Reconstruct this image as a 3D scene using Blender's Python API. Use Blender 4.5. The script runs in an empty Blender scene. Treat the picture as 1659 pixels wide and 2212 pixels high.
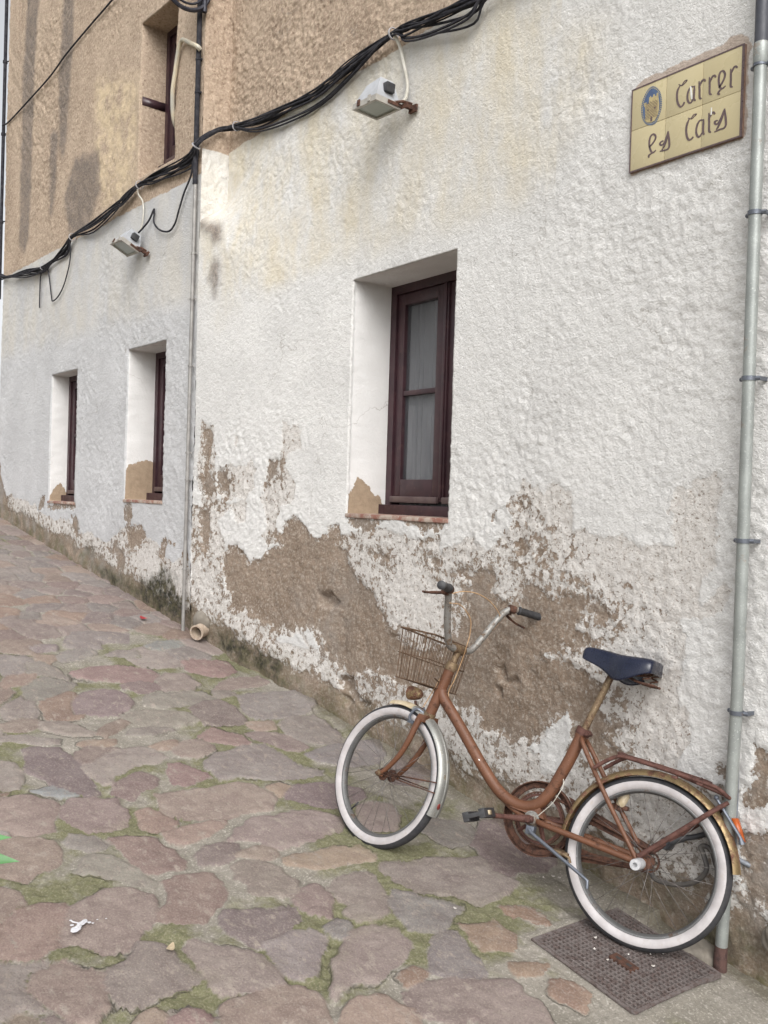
import bpy, bmesh, math, random
import numpy as np
from mathutils import Vector, Matrix
from math import sin, cos, pi, radians, sqrt, atan2
random.seed(7); RNG = np.random.RandomState(11)
SC = bpy.context.scene; COL = SC.collection

# ------------------------------------------------------------------ helpers
def tag(o, label=None, cat=None, group=None, kind=None):
    if label: o['label'] = label
    if cat: o['category'] = cat
    if group: o['group'] = group
    if kind: o['kind'] = kind
    return o

def empty(name, loc=(0, 0, 0), rz=0.0, mat=None):
    o = bpy.data.objects.new(name, None); COL.objects.link(o)
    o.empty_display_size = 0.1
    if mat is not None: o.matrix_world = mat
    else:
        o.location = loc; o.rotation_euler = (0, 0, rz)
    return o

def link(name, me, mats, parent=None, smooth=True):
    o = bpy.data.objects.new(name, me); COL.objects.link(o)
    for m in (mats if isinstance(mats, (list, tuple)) else [mats]): me.materials.append(m)
    if smooth: me.polygons.foreach_set('use_smooth', [True] * len(me.polygons))
    if parent: o.parent = parent
    return o

class MB:
    """collects shapes into one mesh"""
    def __init__(s): s.v = []; s.f = []; s.m = []
    def add(s, vs, fs, m=0):
        b = len(s.v); s.v += [tuple(map(float, p)) for p in vs]
        s.f += [tuple(i + b for i in f) for f in fs]; s.m += [m] * len(fs)
    def xform(s, fn):
        s.v = [tuple(fn(Vector(p))) for p in s.v]; return s
    def box(s, a, b, m=0, bev=0.0):
        x0, y0, z0 = [min(p, q) for p, q in zip(a, b)]; x1, y1, z1 = [max(p, q) for p, q in zip(a, b)]
        if bev <= 0:
            vs = [(x0,y0,z0),(x1,y0,z0),(x1,y1,z0),(x0,y1,z0),(x0,y0,z1),(x1,y0,z1),(x1,y1,z1),(x0,y1,z1)]
            fs = [(0,3,2,1),(4,5,6,7),(0,1,5,4),(1,2,6,5),(2,3,7,6),(3,0,4,7)]
            s.add(vs, fs, m); return
        bm = bmesh.new(); bmesh.ops.create_cube(bm, size=1)
        for v in bm.verts: v.co = ((x0+x1)/2+v.co.x*(x1-x0), (y0+y1)/2+v.co.y*(y1-y0), (z0+z1)/2+v.co.z*(z1-z0))
        bmesh.ops.bevel(bm, geom=bm.edges[:], offset=bev, segments=2, affect='EDGES', profile=.6)
        bm.verts.index_update()
        s.add([v.co[:] for v in bm.verts], [tuple(v.index for v in f.verts) for f in bm.faces], m); bm.free()
    def hull(s, bot, top, m=0):
        n = len(bot)
        s.add(list(bot) + list(top), [tuple(range(n))[::-1], tuple(range(n, 2*n))] + [(i, (i+1) % n, n+(i+1) % n, n+i) for i in range(n)], m)
    def tube(s, pts, r, n=10, closed=False, caps=True, m=0, flat=None):
        P = [Vector(p) for p in pts]; N = len(P)
        R = list(r) if isinstance(r, (list, tuple)) else [r] * N
        T = []
        for i in range(N):
            if closed: t = P[(i+1) % N] - P[i-1]
            else: t = P[min(i+1, N-1)] - P[max(i-1, 0)]
            T.append(t.normalized() if t.length > 1e-9 else Vector((0, 0, 1)))
        u = T[0].orthogonal().normalized()
        if flat is not None:
            u = (Vector(flat) - T[0]*T[0].dot(Vector(flat))).normalized()
        b = len(s.v); vs = []
        for i in range(N):
            if flat is not None: u = Vector(flat)
            u = (u - T[i]*T[i].dot(u)).normalized(); w = T[i].cross(u)
            for k in range(n):
                a = 2*pi*k/n; vs.append(P[i] + (u*cos(a) + w*sin(a))*R[i])
        fs = []
        for i in range(N if closed else N-1):
            j = (i+1) % N
            for k in range(n):
                l = (k+1) % n; fs.append((i*n+k, i*n+l, j*n+l, j*n+k))
        if caps and not closed: fs += [tuple(range(n))[::-1], tuple((N-1)*n+k for k in range(n))]
        s.add(vs, fs, m)
    def lathe(s, prof, c=(0,0,0), axis=(0,1,0), n=48, m=0, closed=True, a0=0.0, a1=2*pi, mats=None, e0=None):
        """prof: list of (radius, offset along axis); swept about axis through c"""
        A = Vector(axis).normalized(); e = Vector(e0) if e0 else A.orthogonal()
        e = (e - A*A.dot(e)).normalized(); g = A.cross(e); C = Vector(c)
        full = abs(a1-a0-2*pi) < 1e-6; K = n if full else n+1; p = len(prof); vs = []
        for i in range(K):
            a = a0 + (a1-a0)*i/n; d = e*cos(a) + g*sin(a)
            for r, o in prof: vs.append(C + d*r + A*o)
        b = len(s.v); s.v += [tuple(v) for v in vs]
        for i in range(n):
            j = (i+1) % K
            for k in range(p if closed else p-1):
                l = (k+1) % p
                s.f.append((b+i*p+k, b+j*p+k, b+j*p+l, b+i*p+l)); s.m.append(mats[k] if mats else m)
        if not full and closed:
            s.f.append(tuple(b+k for k in range(p))); s.m.append(m)
            s.f.append(tuple(b+n*p+k for k in range(p))[::-1]); s.m.append(m)
    def ball(s, c, r, n=10, m=0, sc=(1,1,1)):
        pr = [(max(1e-4, sin(pi*i/n))*r, -cos(pi*i/n)*r) for i in range(n+1)]
        b = len(s.v); s.lathe(pr, (0,0,0), (0,0,1), 2*n, m, closed=False)
        for i in range(b, len(s.v)):
            v = s.v[i]; s.v[i] = (c[0]+v[0]*sc[0], c[1]+v[1]*sc[1], c[2]+v[2]*sc[2])
    def build(s, name, mats, parent=None, smooth=True, fix=True, auto=True):
        me = bpy.data.meshes.new(name); me.from_pydata(s.v, [], s.f)
        if max(s.m, default=0) > 0: me.polygons.foreach_set('material_index', s.m)
        if fix:
            bm = bmesh.new(); bm.from_mesh(me); bmesh.ops.recalc_face_normals(bm, faces=bm.faces[:])
            if auto:
                for e in bm.edges:
                    if len(e.link_faces) == 2 and e.calc_face_angle(0) > radians(38): e.smooth = False
            bm.to_mesh(me); bm.free()
        return link(name, me, mats, parent, smooth)

def spline(pts, k=6, closed=False):
    """Catmull-Rom through the points"""
    P = [Vector(p) for p in pts]; N = len(P); out = []
    for i in range(N if closed else N-1):
        p0 = P[i-1] if (closed or i > 0) else P[0]*2-P[1]
        p1 = P[i]; p2 = P[(i+1) % N]
        p3 = P[(i+2) % N] if (closed or i+2 < N) else P[-1]*2-P[-2]
        for j in range(k):
            t = j/k
            out.append(.5*((2*p1) + (p2-p0)*t + (2*p0-5*p1+4*p2-p3)*t*t + (3*p1-p0-3*p2+p3)*t**3))
    if not closed: out.append(P[-1])
    return out

# ------------------------------------------------------------------ numpy noise and distance fields
_T = np.random.RandomState(3).rand(512, 512)
def vn(x, y, s=0):
    x = np.asarray(x, float) + s*17.31; y = np.asarray(y, float) + s*9.77
    ix = np.floor(x).astype(int); iy = np.floor(y).astype(int); fx = x-ix; fy = y-iy
    fx = fx*fx*(3-2*fx); fy = fy*fy*(3-2*fy)
    a = _T[ix % 512, iy % 512]; b = _T[(ix+1) % 512, iy % 512]; c = _T[ix % 512, (iy+1) % 512]; d = _T[(ix+1) % 512, (iy+1) % 512]
    return (a*(1-fx)+b*fx)*(1-fy) + (c*(1-fx)+d*fx)*fy - .5
def fbm(x, y, o=4, s=0, g=.55):
    r = 0; a = 1; f = 1; t = 0
    for i in range(o):
        r = r + a*vn(x*f, y*f, s+i*3); t += a; a *= g; f *= 2.03
    return r/t*2
def sstep(a, b, x):
    t = np.clip((x-a)/(b-a), 0, 1); return t*t*(3-2*t)
def sdf(px, py, poly, margin=.35):
    """signed distance to a polygon, positive inside; -margin far outside"""
    poly = np.asarray(poly, float); out = np.full(px.shape, -margin)
    lo = poly.min(0)-margin; hi = poly.max(0)+margin
    sel = (px > lo[0]) & (px < hi[0]) & (py > lo[1]) & (py < hi[1])
    if not sel.any(): return out
    x = px[sel]; y = py[sel]; d = np.full(x.shape, 1e9); ins = np.zeros(x.shape, bool)
    n = len(poly)
    for i in range(n):
        ax, ay = poly[i]; bx, by = poly[(i+1) % n]; ex, ey = bx-ax, by-ay
        t = np.clip(((x-ax)*ex+(y-ay)*ey)/(ex*ex+ey*ey+1e-12), 0, 1)
        d = np.minimum(d, (x-ax-t*ex)**2+(y-ay-t*ey)**2)
        if ay != by:
            c = ((ay > y) != (by > y)) & (x < (bx-ax)*(y-ay)/(by-ay)+ax); ins ^= c
    d = np.sqrt(d); out[sel] = np.maximum(np.where(ins, d, -d), -margin); return out
def parse(txt):
    r = []
    for q in txt.split(';'):
        c, *p = q.split(' '); r.append((c, [tuple(float(v)/1000 for v in a.split(',')) for a in p]))
    return r

def np_mesh(name, V, F, attrs, mats, parent=None, cols=None, mi=None):
    me = bpy.data.meshes.new(name); V = np.asarray(V, np.float32); F = np.asarray(F, np.int32)
    me.vertices.add(len(V)); me.vertices.foreach_set('co', V.ravel())
    me.loops.add(F.size); me.loops.foreach_set('vertex_index', F.ravel())
    me.polygons.add(len(F)); me.polygons.foreach_set('loop_start', np.arange(0, F.size, 4, dtype=np.int32))
    try: me.polygons.foreach_set('loop_total', np.full(len(F), 4, np.int32))
    except Exception: pass
    me.update(calc_edges=True)
    for k, a in attrs.items():
        at = me.attributes.new(k, 'FLOAT', 'POINT'); at.data.foreach_set('value', np.asarray(a, np.float32))
    for k, a in (cols or {}).items():
        at = me.attributes.new(k, 'FLOAT_COLOR', 'POINT')
        at.data.foreach_set('color', np.concatenate([a, np.ones((len(a), 1))], 1).astype(np.float32).ravel())
    o = bpy.data.objects.new(name, me); COL.objects.link(o)
    for m in (mats if isinstance(mats, list) else [mats]): me.materials.append(m)
    if mi is not None: me.polygons.foreach_set('material_index', np.asarray(mi, np.int32))
    me.polygons.foreach_set('use_smooth', np.ones(len(F), bool)); me.validate()
    if parent: o.parent = parent
    return o

# ------------------------------------------------------------------ node helpers
class N:
    def __init__(s, name):
        s.mat = bpy.data.materials.new(name); s.mat.use_nodes = True; s.t = s.mat.node_tree; s.t.nodes.clear()
        s.out = s.t.nodes.new('ShaderNodeOutputMaterial'); s.b = s.t.nodes.new('ShaderNodeBsdfPrincipled')
        s.t.links.new(s.b.outputs[0], s.out.inputs[0]); s._o = None
    def put(s, sock, v):
        if isinstance(v, bpy.types.NodeSocket): s.t.links.new(v, sock)
        elif v is not None:
            if sock.type == 'RGBA' and len(v) == 3: v = (*v, 1)
            sock.default_value = v
    def co(s, scale=None):
        if s._o is None: s._o = s.t.nodes.new('ShaderNodeTexCoord').outputs['Object']
        if scale is None: return s._o
        m = s.t.nodes.new('ShaderNodeMapping'); s.put(m.inputs[0], s._o); m.inputs['Scale'].default_value = scale; return m.outputs[0]
    def attr(s, n, col=False):
        a = s.t.nodes.new('ShaderNodeAttribute'); a.attribute_name = n; return a.outputs['Color' if col else 'Fac']
    def ma(s, op, a, b=None, c=None):
        n = s.t.nodes.new('ShaderNodeMath'); n.operation = op
        for i, v in enumerate((a, b, c)):
            if v is not None: s.put(n.inputs[i], v)
        return n.outputs[0]
    def noise(s, sc, det=4, ro=.55, vec=None, col=False, dist=0):
        n = s.t.nodes.new('ShaderNodeTexNoise'); s.put(n.inputs['Vector'], vec or s.co()); n.inputs['Scale'].default_value = sc
        n.inputs['Detail'].default_value = det; n.inputs['Roughness'].default_value = ro; n.inputs['Distortion'].default_value = dist
        return n.outputs['Color' if col else 0]
    def voro(s, sc, feat='F1', vec=None):
        n = s.t.nodes.new('ShaderNodeTexVoronoi'); n.feature = feat; s.put(n.inputs['Vector'], vec or s.co()); n.inputs['Scale'].default_value = sc
        return n.outputs['Distance']
    def rng(s, v, a, b, c=0., d=1., smooth=False):
        n = s.t.nodes.new('ShaderNodeMapRange'); n.clamp = True
        if smooth: n.interpolation_type = 'SMOOTHSTEP'
        for i, q in enumerate((v, a, b, c, d)): s.put(n.inputs[i], q)
        return n.outputs[0]
    def mix(s, f, a, b, mode='MIX'):
        n = s.t.nodes.new('ShaderNodeMix'); n.data_type = 'RGBA'; n.blend_type = mode; n.clamp_factor = True
        s.put(n.inputs[0], f); s.put(n.inputs[6], a); s.put(n.inputs[7], b); return n.outputs[2]
    def bump(s, h, st=.5, dist=.01, nrm=None):
        n = s.t.nodes.new('ShaderNodeBump'); n.inputs['Strength'].default_value = st; n.inputs['Distance'].default_value = dist
        s.put(n.inputs['Height'], h)
        if nrm: s.put(n.inputs['Normal'], nrm)
        return n.outputs[0]
    def set(s, col=None, rough=None, metal=None, normal=None, spec=None, **k):
        for nm, v in (('Base Color', col), ('Roughness', rough), ('Metallic', metal), ('Normal', normal), ('Specular IOR Level', spec)):
            if v is not None: s.put(s.b.inputs[nm], v)
        for nm, v in k.items(): s.put(s.b.inputs[nm.replace('_', ' ')], v)
        return s.mat

def simple(name, a, b=None, rough=.6, metal=0., sc=30, bump=.0, thr=(.4, .6), det=5, c=None, spec=None):
    n = N(name); b = b or tuple(x*.75 for x in a)
    f = n.rng(n.noise(sc, det, .6), thr[0], thr[1])
    col = n.mix(f, a, b)
    if c: col = n.mix(n.rng(n.noise(sc*2.7, 6, .65), .56, .66), col, c)
    r = n.rng(n.noise(sc*1.7, 3), .3, .7, max(0, rough-.12), min(1, rough+.12))
    nr = n.bump(n.noise(sc*4, 4), bump, .002) if bump else None
    return n.set(col, r, metal, nr, spec)
# ------------------------------------------------------------------ surveyed outlines, millimetres
STONES="T -2850,-1976 -2881,-1946 -2924,-1884 -2929,-1826 -2889,-1777 -2855,-1774 -2812,-1801 -2764,-1831 -2701,-1854 -2666,-1913 -2678,-1964 -2726,-2006 -2806,-2009;P -2863,-1773 -2884,-1713 -2923,-1630 -2888,-1555 -2833,-1513 -2784,-1520 -2675,-1582 -2630,-1633 -2601,-1681 -2610,-1741 -2667,-1784 -2715,-1808 -2696,-1844 -2763,-1828;L -3061,-1676 -3142,-1627 -3161,-1593 -3106,-1543 -3045,-1513 -2968,-1487 -2896,-1474 -2884,-1488 -2934,-1537 -2991,-1579 -3027,-1630;R -2893,-1438 -2902,-1353 -2896,-1277 -2826,-1281 -2748,-1293 -2697,-1335 -2673,-1374 -2623,-1425 -2651,-1466 -2669,-1520 -2693,-1553 -2730,-1529 -2756,-1478 -2835,-1440;T -2582,-1960 -2608,-1919 -2615,-1865 -2561,-1827 -2516,-1789 -2465,-1792 -2420,-1816 -2378,-1816 -2365,-1849 -2328,-1876 -2358,-1914 -2405,-1926 -2445,-1948 -2482,-1962 -2528,-1966;P -2525,-1767 -2531,-1711 -2600,-1649 -2582,-1611 -2556,-1589 -2480,-1580 -2412,-1569 -2378,-1549 -2365,-1595 -2355,-1638 -2357,-1691 -2352,-1742 -2364,-1778 -2430,-1786 -2480,-1783;T -3393,-1870 -3374,-1800 -3337,-1737 -3288,-1692 -3218,-1690 -3152,-1714 -3105,-1755 -3131,-1794 -3081,-1842 -3122,-1856 -3136,-1906 -3170,-1923;R -2260,-1691 -2267,-1647 -2247,-1610 -2214,-1602 -2164,-1630 -2206,-1710;T -2260,-1792 -2307,-1749 -2306,-1712 -2268,-1695 -2211,-1719;T -2426,-2047 -2433,-2026 -2412,-2008 -2391,-2001 -2348,-2003 -2387,-2057;V -3034,-1262 -3064,-1212 -3068,-1146 -3036,-1097 -2989,-1111 -2933,-1172 -2933,-1218 -2947,-1272 -2987,-1269;T -2960,-1128 -2982,-1071 -2982,-1022 -2951,-989 -2920,-1004 -2893,-1038 -2917,-1079 -2940,-1131;P -2884,-1196 -2905,-1133 -2889,-1073 -2825,-1044 -2777,-1050 -2720,-1031 -2666,-1078 -2654,-1131 -2675,-1175 -2708,-1207 -2747,-1191 -2813,-1212 -2856,-1200;T -2882,-989 -2892,-939 -2860,-844 -2856,-759 -2816,-695 -2764,-677 -2726,-711 -2750,-812 -2746,-871 -2762,-929 -2779,-979 -2827,-983 -2854,-995;V -2620,-1367 -2646,-1335 -2627,-1279 -2603,-1210 -2577,-1136 -2511,-1140 -2483,-1201 -2457,-1263 -2439,-1319 -2441,-1354 -2491,-1364 -2546,-1381 -2585,-1380;R -2625,-1107 -2665,-1037 -2672,-990 -2615,-989 -2561,-991 -2478,-1055 -2517,-1082 -2571,-1104;P -2638,-958 -2678,-877 -2679,-791 -2638,-767 -2599,-790 -2505,-812 -2460,-834 -2425,-871 -2408,-926 -2410,-982 -2485,-978 -2498,-932 -2566,-962;G -2431,-1095 -2450,-1048 -2435,-1017 -2404,-1022 -2361,-1066 -2384,-1096;G -2451,-1313 -2457,-1263 -2460,-1204 -2428,-1137 -2377,-1130 -2334,-1167 -2303,-1210 -2251,-1261 -2244,-1301 -2266,-1319 -2312,-1327 -2371,-1316;P -2527,-1530 -2547,-1478 -2495,-1450 -2443,-1389 -2397,-1355 -2346,-1353 -2282,-1349 -2242,-1363 -2252,-1422 -2278,-1474 -2289,-1522 -2327,-1532 -2364,-1526 -2408,-1534 -2455,-1529;P -2253,-1181 -2279,-1131 -2336,-1078 -2368,-1047 -2377,-948 -2335,-895 -2251,-905 -2210,-947 -2171,-1017 -2154,-1069 -2157,-1115 -2175,-1178 -2147,-1215 -2137,-1248 -2189,-1219;T -2230,-1553 -2244,-1532 -2246,-1474 -2247,-1425 -2233,-1373 -2201,-1322 -2174,-1295 -2146,-1291 -2100,-1311 -2051,-1322 -2021,-1354 -2144,-1590;T -2039,-1299 -2067,-1259 -2097,-1194 -2086,-1147 -2043,-1113 -1991,-1087 -1930,-1108 -1905,-1154 -1996,-1328;P -2659,-710 -2698,-681 -2694,-648 -2647,-592 -2636,-494 -2597,-410 -2563,-334 -2489,-335 -2419,-341 -2365,-333 -2328,-421 -2316,-495 -2317,-555 -2402,-578 -2426,-630 -2483,-672 -2569,-711;O -2268,-472 -2241,-415 -2182,-386 -2129,-403 -2096,-425 -2124,-446 -2181,-475 -2223,-490;O -2246,-683 -2221,-630 -2215,-564 -2149,-567 -2111,-557 -2068,-599 -2085,-651 -2116,-714 -2175,-705;G -2215,-837 -2250,-776 -2231,-736 -2179,-747 -2128,-769 -2081,-767 -2033,-789 -2015,-816 -2038,-869 -2059,-903 -2088,-926 -2150,-890;O -2026,-686 -2006,-631 -1954,-556 -1939,-585 -1953,-656 -1966,-711;O -1892,-634 -1909,-598 -1860,-571 -1805,-545 -1764,-598 -1766,-641 -1809,-660 -1856,-672;O -2116,-1038 -2136,-1008 -2137,-967 -2107,-950 -2092,-962 -2077,-1014 -2084,-1043;P -2060,-1061 -2061,-983 -2043,-907 -1994,-824 -1958,-751 -1924,-740 -1904,-755 -1921,-813 -1893,-875 -1885,-934 -1885,-1021 -1960,-1078 -2011,-1080;P -1865,-942 -1885,-873 -1913,-825 -1897,-767 -1857,-742 -1818,-755 -1759,-785 -1737,-824 -1814,-973;V -2666,-255 -2810,-82 -2774,-10 -2704,-25 -2630,-60 -2559,-27 -2498,-16 -2418,-78 -2395,-153 -2435,-258 -2417,-316 -2455,-353 -2553,-310;G -2906,-274 -2823,-144 -2766,-173 -2693,-266 -2687,-360 -2766,-381 -2850,-381;G -2523,-758 -2479,-704 -2411,-677 -2335,-612 -2282,-704 -2256,-771 -2304,-853 -2399,-840 -2476,-815;G -3712,-906 -3786,-819 -3788,-738 -3824,-659 -3809,-569 -3699,-533 -3592,-539 -3536,-510 -3472,-458 -3434,-475 -3432,-586 -3462,-701 -3536,-822 -3544,-918 -3611,-910;P -3507,-1213 -3504,-1139 -3486,-1013 -3471,-868 -3420,-807 -3360,-790 -3297,-794 -3231,-850 -3242,-939 -3234,-1036 -3263,-1107 -3291,-1177 -3345,-1252;T -3413,-754 -3422,-704 -3383,-675 -3332,-717 -3323,-761;V -3321,-724 -3370,-643 -3355,-532 -3328,-460 -3248,-396 -3175,-419 -3147,-513 -3138,-586 -3174,-646 -3229,-689 -3285,-732;P -3076,-1115 -3133,-1042 -3178,-956 -3168,-873 -3171,-823 -3175,-772 -3143,-691 -3075,-646 -3012,-637 -2976,-692 -2966,-778 -2940,-876 -2942,-955 -2985,-1003 -3026,-998;T -3196,-1310 -3214,-1223 -3224,-1138 -3226,-1087 -3214,-1058 -3188,-1077 -3134,-1164 -3114,-1268 -3152,-1308;G -3631,-431 -3702,-253 -3719,-109 -3666,-11 -3542,-53 -3474,-141 -3467,-282 -3522,-391;P -3112,-490 -3122,-416 -3086,-359 -2973,-396 -2899,-458 -2899,-543 -2934,-595 -3017,-563;V -3423,-109 -3462,-1 -3407,60 -3300,94 -3213,6 -3216,-129 -3269,-194;G -4452,-372 -4446,-287 -4453,-141 -4395,-59 -4278,-13 -4180,-45 -4121,-166 -4082,-324 -4128,-417 -4185,-445 -4310,-419;G -4003,-369 -4081,-258 -4086,-117 -4003,-99 -3816,-132 -3731,-195 -3733,-285 -3782,-344 -3886,-385;T -4079,-510 -4084,-428 -4068,-378 -3958,-420 -3971,-502 -4023,-524;P -3950,-575 -3958,-509 -3920,-442 -3873,-393 -3778,-373 -3711,-388 -3688,-439 -3734,-492 -3805,-531 -3886,-560;V -4341,-686 -4397,-597 -4390,-517 -4278,-481 -4137,-496 -4086,-529 -4082,-612 -4124,-695 -4223,-716;R -4010,-796 -4069,-709 -4009,-660 -3934,-614 -3848,-616 -3835,-659 -3887,-727 -3965,-788;R -5026,-425 -5032,-372 -5013,-272 -4993,-163 -4823,-197 -4715,-309 -4755,-381 -4831,-443 -4898,-468;P -4584,-449 -4652,-361 -4702,-208 -4684,-116 -4585,-110 -4548,-232 -4553,-342 -4541,-430;G -4528,-479 -4530,-422 -4497,-370 -4444,-404 -4440,-479;V -4105,-1568 -4113,-1504 -4076,-1441 -4040,-1424 -3934,-1412 -3861,-1407 -3781,-1416 -3612,-1419 -3586,-1449 -3641,-1494 -3723,-1542 -3807,-1591 -3871,-1620 -3958,-1596;V -4022,-1372 -4058,-1302 -4022,-1242 -4007,-1199 -3930,-1281 -3860,-1368 -3884,-1394 -3956,-1393;L -3884,-1354 -3947,-1286 -3990,-1194 -3983,-1086 -3923,-1047 -3840,-1032 -3804,-1096 -3797,-1195 -3752,-1264 -3729,-1312 -3671,-1339 -3659,-1376 -3743,-1385 -3809,-1418 -3850,-1416;R -3645,-1337 -3694,-1257 -3711,-1193 -3644,-1162 -3579,-1200 -3564,-1263 -3508,-1312 -3550,-1356 -3588,-1358;B -3713,-1647 -3725,-1562 -3678,-1524 -3623,-1511 -3614,-1534 -3651,-1584;P -3700,-1769 -3685,-1700 -3631,-1625 -3570,-1591 -3469,-1628 -3375,-1666 -3364,-1739 -3418,-1793 -3473,-1825 -3614,-1818;P -3540,-1577 -3590,-1521 -3576,-1453 -3525,-1386 -3451,-1382 -3382,-1386 -3318,-1421 -3301,-1487 -3326,-1547 -3405,-1580 -3447,-1601;G -3277,-1653 -3321,-1611 -3276,-1554 -3222,-1525 -3191,-1545 -3179,-1587 -3229,-1636;R -3233,-1501 -3232,-1448 -3187,-1365 -3107,-1348 -3012,-1314 -2949,-1352 -2958,-1435 -2988,-1479 -3067,-1486 -3157,-1490 -3208,-1491;L -4021,-1691 -3980,-1654 -3906,-1642 -3819,-1657 -3757,-1696 -3767,-1753 -3907,-1750;R -3758,-1052 -3760,-1017 -3691,-986 -3618,-946 -3579,-952 -3540,-1066 -3573,-1116 -3671,-1086;P -3898,-976 -3967,-901 -3972,-819 -3881,-795 -3822,-810 -3793,-901 -3830,-961;T -3986,-1047 -4010,-980 -4000,-925 -3949,-941 -3914,-1001 -3950,-1036;V -4571,-1215 -4696,-1115 -4707,-1014 -4667,-945 -4506,-935 -4425,-980 -4378,-1064 -4427,-1165 -4465,-1230;G -4454,-893 -4571,-825 -4573,-692 -4553,-550 -4452,-490 -4390,-551 -4393,-661 -4400,-838;L -4354,-1047 -4378,-950 -4340,-827 -4274,-736 -4195,-716 -4168,-798 -4191,-924 -4264,-1041;V -4314,-682 -4367,-606 -4364,-533 -4314,-497 -4201,-502 -4109,-614 -4133,-688 -4223,-688;P -4410,-1597 -4438,-1502 -4405,-1428 -4332,-1460 -4294,-1540 -4328,-1594;L -4388,-1426 -4368,-1311 -4288,-1274 -4207,-1227 -4170,-1264 -4178,-1334 -4265,-1402 -4310,-1442;R -4190,-1227 -4267,-1156 -4302,-1079 -4252,-1058 -4192,-1132 -4134,-1203;T -4100,-1335 -4124,-1267 -4094,-1180 -4048,-1184 -4036,-1261 -4063,-1318;G -4133,-1103 -4184,-1058 -4186,-959 -4142,-877 -4116,-955 -4099,-1053;L -4277,-1629 -4242,-1525 -4169,-1402 -4129,-1420 -4172,-1544 -4220,-1643;T -3390,-1347 -3417,-1299 -3368,-1265 -3265,-1238 -3227,-1281 -3227,-1334 -3269,-1358;G -5039,-1304 -5155,-1259 -5181,-1203 -5094,-1143 -4933,-1121 -4978,-1205;G -4822,-1389 -4922,-1309 -4966,-1243 -4848,-1120 -4731,-1211 -4668,-1328 -4691,-1405;T -4945,-1467 -5027,-1408 -5014,-1270 -4869,-1343 -4871,-1421 -4888,-1481;G -5455,-982 -5592,-885 -5580,-693 -5525,-571 -5393,-629 -5400,-789 -5321,-816 -5363,-988;G -5236,-1101 -5316,-1003 -5313,-881 -5250,-871 -5175,-987 -5174,-1076;R -5009,-1084 -5054,-953 -5042,-807 -4972,-679 -4872,-650 -4779,-719 -4806,-894 -4862,-1018 -4943,-1076;P -4789,-676 -4859,-601 -4834,-509 -4655,-510 -4587,-573 -4606,-708 -4688,-703;L -5202,-826 -5263,-726 -5223,-621 -5149,-658 -5173,-782;B -5292,-544 -5360,-441 -5328,-325 -5271,-315 -5228,-428 -5227,-537;G -5371,-1190 -5419,-1121 -5404,-1043 -5329,-1073 -5329,-1176;G -6162,-1006 -6252,-952 -6260,-795 -6219,-755 -6101,-843 -6110,-991;G -6016,-1081 -6103,-1042 -6058,-964 -5923,-994 -5942,-1093;V -4745,-902 -4778,-794 -4734,-714 -4650,-719 -4621,-833 -4681,-897;T -5275,-1198 -5257,-1109 -5183,-1124 -5134,-1160 -5201,-1211"
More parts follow.
